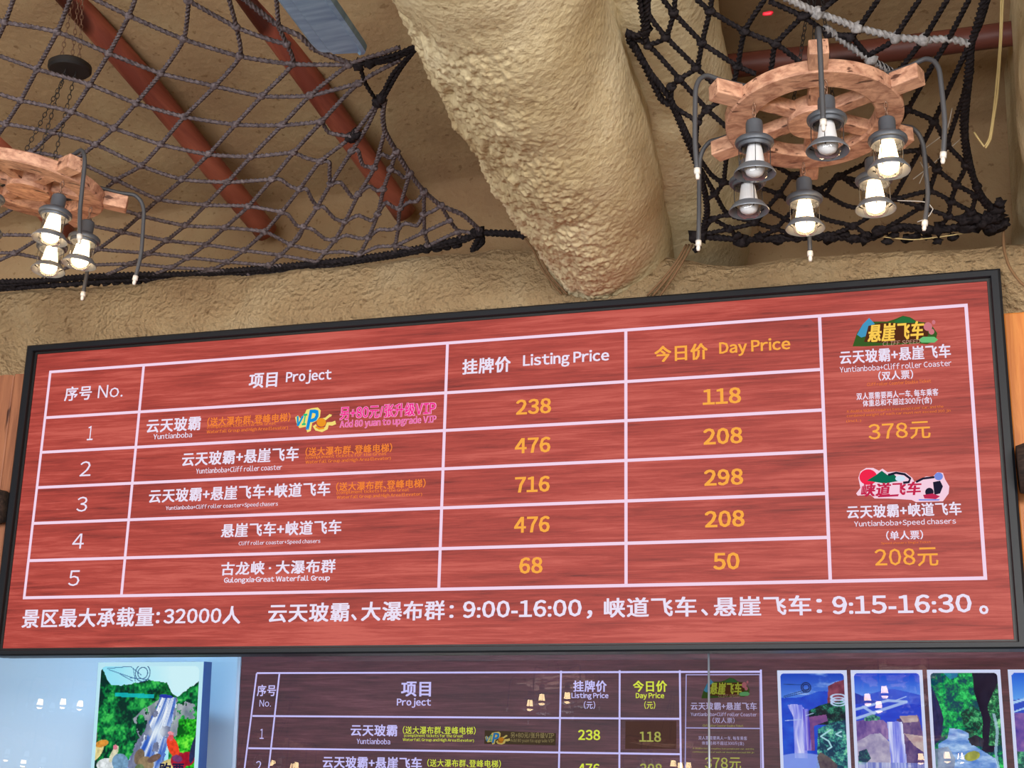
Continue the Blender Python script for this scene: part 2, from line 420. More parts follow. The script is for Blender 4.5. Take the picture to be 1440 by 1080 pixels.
# ================================================================== POLES under the ceiling
def pole(a, b, r, mat, label, cat='rafter', name='rafter'):
    a = Vector(a); b = Vector(b); L_ = (b - a).length
    root = MB()
    pts = []; rs = []
    for i in range(25):
        t = i / 24; z = L_ * t
        pts.append((noise.noise(Vector((z * .8, a.x, 1))) * .02, noise.noise(Vector((z * .8, a.x, 9))) * .02, z))
        rs.append(r * (1 + .10 * noise.noise(Vector((z * 1.7, a.x * 3, 5)))))
    root.tube(pts, rs, 14)
    o = root.build(name, mat); o.location = a; o.rotation_euler = (b - a).to_track_quat('Z', 'Y').to_euler()
    tag(o, label, cat, 'wooden poles under the ceiling'); return o
e1 = at(376, 326, .80); s1 = at(98, -4, -.75); e1b = e1; 
pole(s1 + (s1 - e1).normalized() * 1.2, e1, .072, MAT['red_pole'], 'red wooden rafter pole crossing behind the left net from the upper left')
e2 = at(570, 300, .80); s2 = at(352, -6, -.55)
pole(s2 + (s2 - e2).normalized() * 1.2, e2, .072, MAT['red_pole'], 'dark red rafter pole beside the grey-blue fan blade')
e3 = at(92, 330, .80); s3 = at(-20, 178, .1)
pole(s3 + (s3 - e3).normalized() * 2.6, e3, .072, MAT['red_pole'], 'red rafter pole behind the left wheel chandelier')
ya = -.15
pa = at(900, 112, ya); pb = at(1440, 44, ya); pole(pa + (pa - pb).normalized() * .25, pb + (pb - pa).normalized() * .4, .060, MAT['purlin'], 'dark red horizontal pole behind the right wheel chandelier', 'purlin', 'purlin')

# ================================================================== ROPE NETS
SLOPE = .26
def net_pt(px, py):
    d = ray(px, py)
    # plane rising towards the hall from the ledge line: z = zl(x) + SLOPE * (-y)
    t = 1.0 / d.y * 6.5
    for _ in range(12):
        p = CAM + d * t
        g = p.z - (ledge_z(p.x) + .015 + SLOPE * (.02 - p.y))
        dg = d.z + SLOPE * d.y
        t -= g / dg
    p = CAM + d * t
    return p
def net_mesh(lines, r, mb, knots=True, mi=0):
    seen = {}
    for L_ in lines:
        P = [net_pt(x, y) for x, y in L_]
        mb.rope(P, r, mi=mi)
        for q in L_[1:-1]:
            seen[q] = seen.get(q, 0) + 1
        for q in (L_[0], L_[-1]): seen[q] = seen.get(q, 0) + 1
    if knots:
        for i, (q, c) in enumerate(seen.items()):
            if c >= 2: mb.blob(net_pt(*q), r * 1.75, mi, i, (1.15, 1, .95), .3)
left_A = [
 [(21,-8),(7,31),(-6,60)], [(101,-8),(80,45),(52,97),(29,141),(8,174),(-10,200)],
 [(192,-8),(181,22),(153,75),(126,119),(101,157),(74,186),(44,214),(10,240)],
 [(266,-8),(265,1),(258,55),(226,103),(191,145),(160,180),(134,203),(104,226),(70,250),(30,285),(-10,310)],
 [(320,-8),(332,38),(337,79),(302,121),(259,164),(226,203),(198,233),(163,253),(132,280),(98,310),(60,332),(20,356),(-10,370)],
 [(388,-8),(392,37),(403,62),(411,90),(368,135),(331,175),(293,217),(256,252),(223,280),(197,303),(171,326),(138,350),(105,372),(60,388)],
 [(562,66),(540,74),(491,91),(436,134),(396,176),(353,220),(320,256),(289,288),(260,317),(234,338),(209,356),(184,371),(150,386)],
 [(562,84),(504,117),(452,171),(413,214),(382,252),(349,290),(316,320),(289,344),(264,362),(240,376),(205,390)],
 [(533,142),(494,192),(450,227),(421,266),(396,298),(372,326),(343,352),(320,368),(297,379),(260,388)],
 [(533,142),(516,178),(494,213),(465,258),(446,291),(427,319),(409,344),(394,359),(378,373),(350,384)],
 [(541,184),(526,236),(504,273),(485,312),(471,337),(457,355),(442,372)],
 [(557,213),(549,238),(539,266),(531,301),(518,334),(506,357),(500,369)],
 [(576,244),(562,293),(560,320),(556,345),(556,358)],
 [(596,269),(596,301),(597,326),(602,345),(604,350)],
 [(620,289),(632,310),(644,326),(648,337)],
]
left_B = [
 [(128,-4),(181,22),(258,55),(337,79),(411,90),(491,91)], [(265,1),(332,38),(380,56),(403,62)],
 [(-8,24),(7,31),(80,45),(153,75),(226,103),(302,121),(368,135),(436,134),(504,117)],
 [(-8,76),(52,97),(126,119),(191,145),(259,164),(331,175),(396,176),(452,171)],
 [(-8,130),(29,141),(101,157),(160,180),(226,203),(293,217),(353,220),(413,214)],
 [(-8,172),(8,174),(74,186),(134,203),(198,233),(256,252),(320,256),(382,252)],
 [(-8,226),(44,214),(104,226),(163,253),(223,280),(289,288),(349,290),(396,298)],
 [(10,240),(70,250),(132,280),(197,303),(260,317),(316,320),(372,326),(409,344),(457,355)],
 [(-10,286),(30,285),(98,310),(171,326),(234,338),(289,344),(343,352),(394,359),(445,368)],
 [(-10,330),(60,332),(138,350),(209,356),(264,362),(320,368),(378,373),(430,374)],
 [(-10,356),(20,356),(105,372),(184,371),(240,376),(297,379),(350,384)],
 [(452,171),(462,186),(480,190),(494,192)], [(413,214),(430,222),(450,227)],
 [(421,266),(431,266),(438,280),(446,291)], [(450,227),(463,228),(463,246),(465,258)], [(382,252),(394,252),(408,262),(421,266)],
 [(465,258),(479,257),(495,277),(504,273)], [(446,291),(455,291),(470,307),(485,312)], [(427,319),(440,323),(457,336),(471,337)],
 [(396,298),(405,302),(417,317),(427,319)], [(409,344),(420,334),(427,319)],
 [(494,213),(503,211),(510,232),(526,236)], [(504,273),(518,262),(530,268),(539,266)], [(485,312),(503,303),(522,310),(531,301)],
 [(526,236),(536,217),(548,222),(557,213)], [(471,337),(486,331),(505,335),(518,334)], [(531,301),(542,285),(554,292),(562,293)],
 [(549,238),(560,243),(568,250),(576,244)], [(518,334),(532,323),(548,323),(560,320)], [(562,293),(575,284),(586,283),(596,269)],
 [(560,320),(570,314),(586,317),(596,301)], [(457,355),(482,354),(506,357),(530,347),(556,345),(597,326)], [(596,301),(608,297),(620,289)],
 [(597,326),(612,319),(632,310)], [(556,345),(580,350),(602,345),(644,326),(668,328)],
]
left_edge = [[(541,140),(538,160),(541,184),(557,213),(576,244),(596,269),(620,289),(650,302),(675,324)],
             [(335,-8),(352,6),(392,37),(420,50),(440,68),(462,78),(500,92)]]
left_gather = [[(-20,402),(30,398),(100,390),(180,386),(316,384),(400,376),(480,366),(557,355),(654,334),(676,327),(738,328)],
               [(-20,408),(60,402),(180,393),(316,387),(430,377),(557,359),(654,337),(676,328),(736,331)],
               [(-20,396),(60,394),(140,389),(240,386),(316,381),(460,368),(557,357),(640,341)],
               [(676,326),(668,344),(664,352)], [(676,328),(678,340),(668,350)]]
left_hook = [[(586,64),(556,76),(520,86),(498,93)], [(586,66),(560,80),(520,88)], [(585,68),(562,98),(538,140)], [(584,69),(552,104),(533,142)], [(506,94),(514,118),(528,140)], [(587,62),(550,84),(512,92)]]
# the net goes on to the left of the view
GK = lambda i, j: (7 + 73 * i - 24 * j, 31 + 14 * i + 47 * j)
for i in range(-6, 0): left_A.append([GK(i, j) for j in range(-3, 9) if GK(i, j)[1] < 400 - .08 * GK(i, j)[0]])
for j in range(0, 8): left_B.append([q for q in (GK(i, j) for i in range(-7, 1)) if q[1] < 400 - .08 * q[0]])
left_gather += [[(-18, 404), (-200, 418), (-440, 436)], [(-18, 400), (-200, 415), (-440, 433)]]
lroot = empty('rope_net', net_pt(350, 250)); tag(lroot, 'dark rope net strung below the ceiling left of the wide plaster beam', 'net')
def under(mb, name, mat, root):
    o = mb.build(name, mat, root); o.location = -Vector(root.location); return o
m = MB(); net_mesh(left_A + left_B, .0107, m); under(m, 'mesh', MAT['rope'], lroot)
m = MB(); net_mesh(left_edge, .013, m); under(m, 'edge_rope', MAT['rope'], lroot)
m = MB(); net_mesh(left_gather, .016, m, knots=False)
net_mesh(left_hook, .0105, m, knots=False)
for i, q in enumerate([(676,326),(536,138),(531,144),(503,92),(520,88),(668,327),(500,189),(492,194),(735,330)]): m.blob(net_pt(*q), .026, 0, i, amp=.7)
for i in range(46):
    x = -10 + i * 14.5; m.blob(net_pt(x, 404 - (x > 0) * x * .04 - max(0, x - 316) * .10), .021, 0, i, (1.3, 1, .8), .7)
under(m, 'gathered_rope', MAT['rope_dark'], lroot)

right_lines = [
 [(912,-6),(912,20),(936,52),(979,95),(1000,115),(1025,132),(1060,150)],
 [(928,-6),(947,18),(987,60),(1010,76),(1037,93),(1062,104)],
 [(974,-6),(998,15),(1047,44),(1091,62),(1120,84),(1150,110)],
 [(882,50),(912,64),(955,111),(994,154),(1020,178),(1044,208)],
 [(949,-6),(947,18),(936,52),(912,64)], [(1001,-6),(998,15),(987,60),(979,95),(955,111),(944,122)],
 [(1078,-6),(1047,44),(1037,93),(1025,132),(994,154),(981,171),(978,206)],
 [(1128,23),(1091,62),(1085,92),(1078,120)], [(944,122),(946,148),(981,171)],
 [(1082,2),(1128,23),(1165,47),(1196,52),(1224,82),(1259,103)],
 [(1180,-6),(1152,16),(1128,23)], [(1238,-6),(1208,38),(1196,52),(1165,47)],
 [(1296,-6),(1261,48),(1249,62),(1218,79)], [(1335,-6),(1299,54),(1264,99)],
 [(1365,-6),(1334,54),(1307,99),(1276,154),(1255,185),(1222,226),(1179,248),(1151,268),(1120,290),(1090,322),(1060,336)],
 [(1362,64),(1336,120),(1313,171),(1290,217),(1255,279),(1234,297),(1199,318),(1165,331)],
 [(1366,100),(1331,203),(1317,238),(1306,269),(1294,291),(1257,314),(1228,330)],
 [(1358,180),(1358,232),(1345,260),(1337,283),(1333,304),(1319,322)],
 [(1276,154),(1313,171),(1331,203),(1358,232),(1374,262),(1384,288),(1402,302)],
 [(1222,226),(1288,212),(1317,238),(1345,260),(1372,275),(1392,294)],
 [(1179,248),(1222,258),(1255,279),(1306,269),(1337,283),(1366,298)],
 [(1255,279),(1294,291),(1333,304),(1360,314)],
 [(1366,298),(1372,275),(1374,262)],
 [(978,206),(983,222),(1000,246),(1017,256),(1060,262),(1095,273),(1111,284),(1160,308),(1199,318),(1220,332)],
 [(1044,208),(1023,217),(1017,256),(1005,272),(996,279)],
 [(1083,229),(1114,247),(1151,268),(1189,289),(1234,297)],
 [(978,226),(1005,272),(1023,301),(1061,313),(1090,322),(1130,334)],
 [(1140,240),(1114,247),(1095,273),(1077,294),(1061,313),(1026,322),(995,328)],
 [(1077,294),(1109,311),(1145,332)], [(1002,308),(1026,322),(1038,337)], [(1023,301),(1002,308),(990,322)],
 [(1160,275),(1179,248),(1203,262),(1255,279)],
]
right_edge = [[(1098,-6),(1140,14),(1150,18),(1206,39),(1259,52),(1299,56),(1334,55),(1364,62)], [(1160,38),(1196,66),(1224,84),(1262,106)]]
right_gather = [[(884,56),(905,90),(930,140),(946,150),(965,195),(977,224),(991,271),(994,300),(986,328)], [(888,56),(912,100),(940,136),(948,152),(968,195),(975,210)],
 [(899,-6),(905,30),(906,50),(912,66)], [(909,-6),(910,20),(908,50)], [(880,48),(893,50),(908,45),(914,38)], [(884,54),(886,47),(880,45)],
 [(1389,-6),(1378,30),(1366,60),(1364,97),(1358,156),(1358,200),(1372,262),(1389,290),(1408,306)], [(1385,-6),(1372,40),(1364,70),(1360,110),(1354,170),(1360,225),(1380,275),(1404,300)],
 [(986,330),(1040,337),(1090,334),(1160,331),(1200,334),(1230,331),(1260,318),(1320,322),(1360,316),(1414,312)], [(986,333),(1030,336),(1080,337),(1150,334),(1225,335),(1250,322),(1320,324),(1366,318),(1414,314)],
 [(978,338),(982,347),(977,352)]]
rroot = empty('rope_net', net_pt(1180, 180)); tag(rroot, 'black rope net behind the right wheel chandelier, drawn into a bunch at its right corner', 'net')
m = MB(); net_mesh(right_lines, .0115, m); under(m, 'mesh', MAT['rope_dark'], rroot)
m = MB(); net_mesh(right_edge, .0155, m, knots=False)
for i, q in enumerate([(1206,39),(1259,53),(1299,56),(1224,83),(1150,18)]): m.blob(net_pt(*q), .026, 0, i, amp=.5)
under(m, 'edge_rope', MAT['rope_grey'], rroot)
m = MB(); net_mesh(right_gather, .015, m, knots=False)
rr = random.Random(5)
clumps = [(986,330,16)] + [(x, 334 + 4 * math.sin(x), 8) for x in range(1036, 1340, 15) if not 1070 < x < 1085] + [(1045,340,12),(1095,336,11),(1168,333,12),(1195,334,10),(1218,336,11),(1240,326,12),(1258,318,10),(1302,322,12),(1322,325,12)] + [(1360 + rr.random() * 46, 302 + rr.random() * 20, 13) for _ in range(16)] + [(1398,294,12),(1402,286,9)]
for i, (x, y, s) in enumerate(clumps):
    p = net_pt(x + rr.uniform(-4, 4), y + rr.uniform(-3, 2)); m.blob(p, s * .0026, 0, i, (1.2, 1, .8), 1.0)
under(m, 'gathered_rope', MAT['rope_dark'], rroot)
p = net_pt(1081, 19); o = MB().blob((0, 0, 0), .016, amp=.5, squash=(1.5, .6, .6)).build('red_ribbon', MAT['red_scrap'], rroot); o.location = p - rroot.location

# ================================================================== CHANDELIERS
def lantern_meshes():
    D = {}
    m = MB()
    m.lathe([(0,-.062),(.020,-.062),(.030,-.068),(.033,-.078),(.033,-.116),(.036,-.120),(.050,-.127),(.066,-.133),(.074,-.140),(.0755,-.148),(.073,-.154),(.064,-.156),(.062,-.166),(.054,-.166),(.054,-.150),(0,-.146)], 32)
    D['cap'] = m
    m = MB(); m.lathe([(.0500,-.150),(.0510,-.255),(.047,-.268),(.034,-.276),(0,-.279)], 28); D['chimney'] = m
    m = MB(); m.lathe([(0,-.146),(.024,-.150),(.027,-.160),(.030,-.172),(.037,-.212),(.0405,-.228),(.039,-.246),(.031,-.259),(.017,-.267),(0,-.269)], 22); D['bulb'] = m
    m = MB(); m.lathe([(.0570,-.232),(.0590,-.231),(.0630,-.234),(.0800,-.2545),(.0815,-.2580),(.0800,-.2605),(.0770,-.2585),(.0605,-.2385)], 36, close=True); D['band'] = m
    for k_ in range(4):
        m = MB(); a = PI / 4 + k_ * PI / 2; c, s_ = math.cos(a), math.sin(a)
        m.tube([(c*.060, s_*.060, -.15), (c*.060, s_*.060, -.2), (c*.0590, s_*.0590, -.234)], .0018, 6)
        m.tube([(c*.0655, s_*.0655, -.243), (c*.049, s_*.049, -.253)], .0024, 6)
        D['guard%d' % k_] = m
    m = MB()
    loop = lambda z, ax: [(math.cos(t) * .0075 * ax[0], math.cos(t) * .0075 * ax[1], z + math.sin(t) * .0145) for t in np.linspace(0, 2 * PI, 13)]
    m.tube([(0,0,.004),(0,0,-.008)], .003, 6); m.tube(loop(-.018, (1, 0)), .0022, 6, caps=False); m.tube(loop(-.040, (0, 1)), .0022, 6, caps=False); m.tube(loop(-.058, (1, 0)), .0022, 6, caps=False)
    D['hook'] = m
    for m_ in D.values(): m_.v = [(x, y, z * 1.16) for x, y, z in m_.v]
    return D
LM = lantern_meshes()
def make_chandelier(center, R, spoke0, tilt_n, lan0, label, group, lit, hose_len, rose=None, lean=(0, 0), rnd=1):
    """a ship's-wheel chandelier; angles run from image-right (0) to nearest the viewer (90 deg)"""
    g = random.Random(rnd)
    c = Vector(center)
    root = empty('chandelier', c); tag(root, label, 'chandelier', group)
    n = Vector(tilt_n).normalized()
    t = (CAM - c); t.z = 0; t.normalize(); t = (t - n * t.dot(n)).normalized()      # towards the viewer in the wheel plane
    r = t.cross(n) * -1; r = n.cross(t) * 1
    if r.dot(RX) < 0: r = -r
    W = Matrix(((r.x, t.x, n.x), (r.y, t.y, n.y), (r.z, t.z, n.z))).to_4x4()
    if W.to_3x3().determinant() < 0:
        W = Matrix(((r.x, t.x, n.x), (r.y, t.y, n.y), (r.z, t.z, n.z))).to_4x4()
    th = R * .085
    def place(o): o.matrix_local = W; return o
    m = MB(); e = .006
    m.lathe([(R*.69, -th+e), (R*.69+e, -th), (R-e, -th), (R, -th+e), (R, th-e), (R-e, th), (R*.69+e, th), (R*.69, th-e)], 72, close=True)
    place(m.build('rim', MAT['wheel'], root, auto=.6))
    m = MB(); m.lathe([(0, -th*1.3), (R*.29, -th*1.3), (R*.30, -th*1.1), (R*.30, th*1.1), (R*.29, th*1.3), (0, th*1.3)], 48)
    place(m.build('hub', MAT['wheel'], root, auto=.6))
    for k_ in range(6):
        a = math.radians(spoke0 + 60 * k_)
        m = MB(); h_ = R * .092; w_ = R * .10
        xf = W @ Matrix.Rotation(a, 4, 'Z')
        m.box((R*.25, -w_*.8, -h_*.5), (R*.98, w_*.8, h_*1.1)); m.box((R*.97, -w_*1.05, -h_*.75), (R*1.30, w_*1.05, h_*1.35))
        o = m.build('spoke', MAT['wheel'], root, smooth=False); o.matrix_local = xf
        bv = o.modifiers.new('bevel', 'BEVEL'); bv.width = .005; bv.segments = 2
        # hose: over the spoke end and hanging down
        if hose_len[k_] > 0:
            d = W.to_3x3() @ Vector((math.cos(a), math.sin(a), 0)); up = Vector((0, 0, 1))
            b = d * R * 1.16 + n * h_ * 1.9
            L_ = hose_len[k_]
            pts = [b - d * .12 + n * .004, b, b + d * .07 + up * .006, b + d * .105 - up * .018, b + d * .122 - up * .06, b + d * .126 - up * .12,
                   b + d * .130 - up * (L_ * .7), b + d * (.125 + g.uniform(-.02, .03)) - up * L_]
            P = catmull([Vector(q) for q in pts], .012)
            hz = MB().tube(P, .0098, 10).build('hose', MAT['hose'], root)
            q = P[-1]; dr = (P[-1] - P[-3]).normalized()
            tp = MB(); tp.tube([q, q + dr * .022], .0125, 10); tp.tube([q + dr * .02, q + dr * .035, q + dr * .045], [.008, .009, .006], 8)
            tp.build('hose_tip', MAT['tip'], hz)
    for k_ in range(6):
        a = math.radians(lan0 + 60 * k_)
        p = W @ Vector((math.cos(a) * R * .84, math.sin(a) * R * .84, -th))
        lan = LM['cap'].build('lantern', MAT['lamp_metal'], root, auto=.7); lan.location = p
        lan.rotation_euler = (lean[1] + g.uniform(-.03, .03), lean[0] + g.uniform(-.03, .03), g.uniform(0, 1.5))
        LM['hook'].build('hook', MAT['hook'], lan)
        LM['chimney'].build('glass_chimney', MAT['chimney'], lan)
        b = LM['bulb'].build('bulb', MAT['bulb_on'] if lit[k_] else MAT['bulb_off'], lan)
        b['label'] = 'glowing warm bulb' if lit[k_] else 'unlit white bulb'
        LM['band'].build('bottom_ring', MAT['band_metal'], lan, auto=.9)
        for j in range(4): LM['guard%d' % j].build('guard_wire', MAT['rose_wood'], lan)
    if rose is not None:
        q = Vector(rose) - c
        m = MB(); m.lathe([(0, -.014), (.095, -.014), (.105, -.004), (.105, .018), (.09, .030), (0, .030)], 40)
        o = m.build('ceiling_plate', MAT['rose_wood'], root, auto=.7); o.location = q
        for k_ in range(3):
            m = MB(); a = k_ * 2 * PI / 3 + .5
            e0 = W @ Vector((math.cos(a) * R * .26, math.sin(a) * R * .26, th))
            links(m, e0, q + Vector((math.cos(a) * .03, math.sin(a) * .03, -.012)))
            m.build('chain', MAT['rose_wood'], root)
        for k_ in range(3):
            m = MB(); a = k_ * 2 * PI / 3
            links(m, q + Vector((math.cos(a) * .05, math.sin(a) * .05, .02)), Vector((q.x, q.y, min(CEIL, 5.17 + .3 * (.95 - c.y - q.y)) - c.z)))
            m.build('hanging_wire', MAT['hook'], root)
    return root
def links(m, a, b, ln=.034, r=.0019):
    a = Vector(a); b = Vector(b); d = (b - a); n = max(1, int(d.length / (ln * .8))); d.normalize()
    u = d.orthogonal().normalized(); v = d.cross(u)
    for i in range(n):
        c = a.lerp(b, (i + .5) / n); w_ = u if i % 2 else v
        m.tube([c + d * (math.sin(t) * ln * .56) + w_ * (math.cos(t) * ln * .24) for t in np.linspace(0, 2 * PI, 9)], r, 5, caps=False)

def tilt_vec(c, toward, roll):
    """wheel axis tipped towards the viewer and rolled to the image right"""
    t = (CAM - Vector(c)); t.z = 0; t.normalize(); r = Vector((RX.x, RX.y, 0)).normalized()
    return Vector((0, 0, 1)) - t * math.tan(math.radians(toward)) + r * math.tan(math.radians(roll))
CR = at(1144, 164, -1.30)
RR = 123.0 / FPX * depth(CR)
CHR = make_chandelier(CR, RR, 26, tilt_vec(CR, 7, -2), 20, "brown ship's wheel chandelier hanging at the upper right, three of its six lanterns unlit", 'wheel chandeliers over the board',
    lit=[1, 0, 0, 0, 1, 1], hose_len=[.40, .40, .40, .42, .36, .40], rose=CR + Vector((.02, .10, .62)), rnd=3)
CL = at(42, 260, -1.30)
CHL = make_chandelier(CL, RR, 6, tilt_vec(CL, 0, 7), 0, "brown ship's wheel chandelier cut off by the left edge, its lanterns lit", 'wheel chandeliers over the board',
    lit=[1, 1, 1, 1, 1, 1], hose_len=[.40, .42, .42, .42, .36, .40], rose=at(98, 97, -1.18), lean=(.10, 0), rnd=8)

# chandeliers further back in the hall: the photo shows them mirrored in the ticket window
GP = Vector((0, .10, 2.246)); GT = math.radians(4.0)
GN = Vector((0, -math.cos(GT), math.sin(GT)))
def copy_tree(o, parent=None):
    c = o.copy(); COL.objects.link(c)
    if parent: c.parent = parent
    for ch in [x for x in ALL if x.parent == o]: copy_tree(ch, c)
    return c
ALL = list(COL.objects)
def mirrored_spot(px, py, z):
    d = ray(px, py); p = at_plane(px, py, GP, GN); d = d - GN * (2 * d.dot(GN)); d.normalize()
    if d.z <= 0: return None
    t = min((z - p.z) / d.z, (-11.3 - p.y) / d.y)
    return p + d * t
for i, (px, py) in enumerate([(82, 984), (780, 980), (1258, 974), (37, 1060), (390, 1066), (936, 1068), (1314, 1059)]):
    q = mirrored_spot(px, py, 4.02)
    if q is None: continue
    c = copy_tree(CHR); c.location = (q.x, q.y, q.z + .20); c.rotation_euler = (0, 0, 1.1 * i)
    tag(c, "wheel chandelier deeper in the hall, seen only mirrored in the ticket window glass", 'chandelier', 'chandeliers mirrored in the glass')

# ================================================================== CEILING FAN (one blade reaches into view)
zf = 4.50
A1, B1, C1, D1, A2, D2 = (at_z(x, y, zf) for x, y in ((441, 77), (508, 75), (515, 60), (470, 0), (388, 0), (360, -40)))
ax = ((A1 - A2).normalized() + (C1 - D1).normalized()).normalized()
tip_mid = (A1 + C1) / 2
side = Vector((-ax.y, ax.x, 0)); 
if side.dot(RX) < 0: side = -side
wb = abs((D1 - A2).dot(side)); hubp = ((A2 + D1) / 2) - ax * .95
froot = empty('ceiling_fan', hubp); tag(froot, 'ceiling fan with a long grey-blue blade reaching down from the top edge', 'fan')
def blade_mesh(ang):
    m = MB(); L0, L1 = .16, (A1 - hubp).dot(ax); wh = wb / 2
    prof = [(-wh, .010), (-wh*.86, -.004), (-wh*.45, -.004), (-wh*.38, -.012), (wh*.70, -.006), (wh*.80, -.016), (wh*.96, -.014), (wh, .010)]
    st = [(L0, .35), (L0 + .1, .7), (L0 + .25, .95), (L0 + .4, 1), (L1 - .06, 1), (L1 - .02, .97), (L1 - .004, .86), (L1, .8)]
    vv = []; n = len(prof)
    for x, s_ in st:
        for w_, z in prof: vv.append((x + (w_ / wh * .02 if x > L1 - .1 else 0), w_ * s_, z))
    for x, s_ in st:
        for w_, z in prof: vv.append((x + (w_ / wh * .02 if x > L1 - .1 else 0), w_ * s_, .016))
    ff = []; q = len(st) * n
    for i in range(len(st) - 1):
        for j in range(n - 1):
            ff.append((i*n+j, i*n+j+1, (i+1)*n+j+1, (i+1)*n+j)); ff.append((q+i*n+j, q+(i+1)*n+j, q+(i+1)*n+j+1, q+i*n+j+1))
        ff.append((i*n, (i+1)*n, q+(i+1)*n, q+i*n)); ff.append((i*n+n-1, q+i*n+n-1, q+(i+1)*n+n-1, (i+1)*n+n-1))
    i = len(st) - 1
    for j in range(n - 1): ff.append((i*n+j, i*n+j+1, q+i*n+j+1, q+i*n+j)); ff.append((j, q+j, q+j+1, j+1))
    m.add(vv, ff); return m
base = math.atan2(ax.y, ax.x)
sgn = 1 if Vector((-ax.y, ax.x, 0)).dot(side) > 0 else -1
for k_ in range(3):
    m = blade_mesh(0)
    if sgn < 0: m.v = [(x, -y, z) for x, y, z in m.v]; m.f = [tuple(reversed(f)) for f in m.f]
    o = m.build('blade', MAT['blade'], froot, auto=.5); o.rotation_euler = (0, 0, base + k_ * 2 * PI / 3)
    tb = MB().tube([(.08, 0, .02), (.2, 0, .012)], .012, 8).build('blade_bracket', MAT['blade_edge'], o)
MB().lathe([(0, -.05), (.08, -.05), (.11, -.02), (.115, .05), (.09, .10), (.03, .12), (0, .12)], 32).build('motor', MAT['blade_edge'], froot, auto=.7)
MB().tube([(0, 0, .1), (0, 0, CEIL - zf)], .014, 10).build('down_rod', MAT['blade_edge'], froot)

# ================================================================== LED PRICE BOARD
LW, LH = 5.12, 1.647
broot = empty('led_price_board', (LW / 2, .1, Z0)); tag(broot, 'wide black-framed LED price board with red wood-grain background and white Chinese text', 'display')
def at_board(o): o.location = Vector((0, 0, Z0)) - Vector(broot.location) ; return o
fo = .062
m = MB(); B = .056
def frame_prof(z0, z1, x0, x1):
    # mitred frame: outer bevel, front face, inner lip
    rings = [(-fo, .10), (-fo, -.020), (-fo + .012, -.030), (-.020, -.030), (-.016, -.024), (-.0155, -.004), (-.001, -.004), (-.001, .012)]
    vv = []; ff = []
    for o_, y in rings:
        vv += [(x0 + o_, y, z0 + o_ * .68), (x1 - o_, y, z0 + o_ * .68), (x1 - o_, y, z1 - o_ * .83), (x0 + o_, y, z1 - o_ * .83)]
    for i in range(len(rings) - 1):
        for j in range(4):
            k_ = (j + 1) % 4; ff.append((i*4+j, i*4+k_, (i+1)*4+k_, (i+1)*4+j))
    return vv, ff
vv, ff = frame_prof(0, LH, 0, LW); m.add(vv, ff); m.mi = [1 if i // 4 >= 4 else 0 for i in range(len(m.f))]
at_board(m.build('frame', [MAT['frame'], MAT['frame_in']], broot, smooth=False))
m = MB().box((-.05, .02, -.04), (LW + .05, .14, LH + .04)); at_board(m.build('cabinet', MAT['frame_in'], broot, smooth=False))
m = MB().box((0, 0, 0), (LW, .018, LH)); disp = at_board(m.build('display', WOOD_RED, broot, smooth=False))

class Screen:
    """a flat lit surface: pixel boxes of the photograph become places on its plane"""
    def __init__(s, P, ux, uz, parent, lift):
        s.P = Vector(P); s.ux = Vector(ux).normalized(); s.uz = Vector(uz).normalized(); s.n = s.ux.cross(s.uz).normalized()
        if s.n.y > 0: s.n = -s.n
        s.parent = parent; s.lift = lift
        bpy.context.view_layer.update(); s.inv = parent.matrix_world.inverted()
    def uv(s, px, py):
        p = at_plane(px, py, s.P + s.n * s.lift, s.n); d = p - s.P; return d.dot(s.ux), d.dot(s.uz)
    def xyz(s, u, v, lift=None): return s.P + s.ux * u + s.uz * v + s.n * (s.lift if lift is None else lift)
    def local_scale(s, px, py):
        u, v = s.uv(px, py); a = pix(s.xyz(u + .1, v)); b = pix(s.xyz(u - .1, v)); c = pix(s.xyz(u, v + .1)); d = pix(s.xyz(u, v - .1))
        return .2 / (a[0] - b[0]), .2 / (d[1] - c[1])
    def put(s, me, name, mat):
        me.materials.clear(); me.materials.append(mat)
        o = bpy.data.objects.new(name, me); COL.objects.link(o); o.parent = s.parent; return o
    def polys(s, name, items, mats, lift=None, world=True):
        """items: list of (list of (u, v), material index, extra lift)"""
        m = MB()
        for pts, mi, ex in items:
            V = [s.inv @ s.xyz(u, v, (s.lift if lift is None else lift) + ex) for u, v in pts]
            m.add(V, [tuple(range(len(V)))], mi)
        o = m.build(name, mats, s.parent, smooth=False); return o
GLY = {}
def glyph(ch):
    """outline of one character: Latin letters and digits use the full-width forms that match the ideographs"""
    if ch in GLY: return GLY[ch]
    o_ = ord(ch); use = ch
    if ch.isalnum() and o_ < 128: use = chr(o_ + 0xFEE0)
    c = bpy.data.curves.new('lettering', 'FONT'); c.body = use; c.resolution_u = 2; c.fill_mode = 'FRONT'
    o = bpy.data.objects.new('lettering', c); COL.objects.link(o)
    dg = bpy.context.evaluated_depsgraph_get(); dg.update()
    me = bpy.data.meshes.new_from_object(o.evaluated_get(dg))
    co = np.zeros(len(me.vertices) * 3); me.vertices.foreach_get('co', co); co = co.reshape(-1, 3)[:, :2]
    faces = [tuple(p.vertices) for p in me.polygons]
    bpy.data.objects.remove(o); bpy.data.curves.remove(c); bpy.data.meshes.remove(me)
    GLY[ch] = (co, faces); return GLY[ch]
TXT = {}
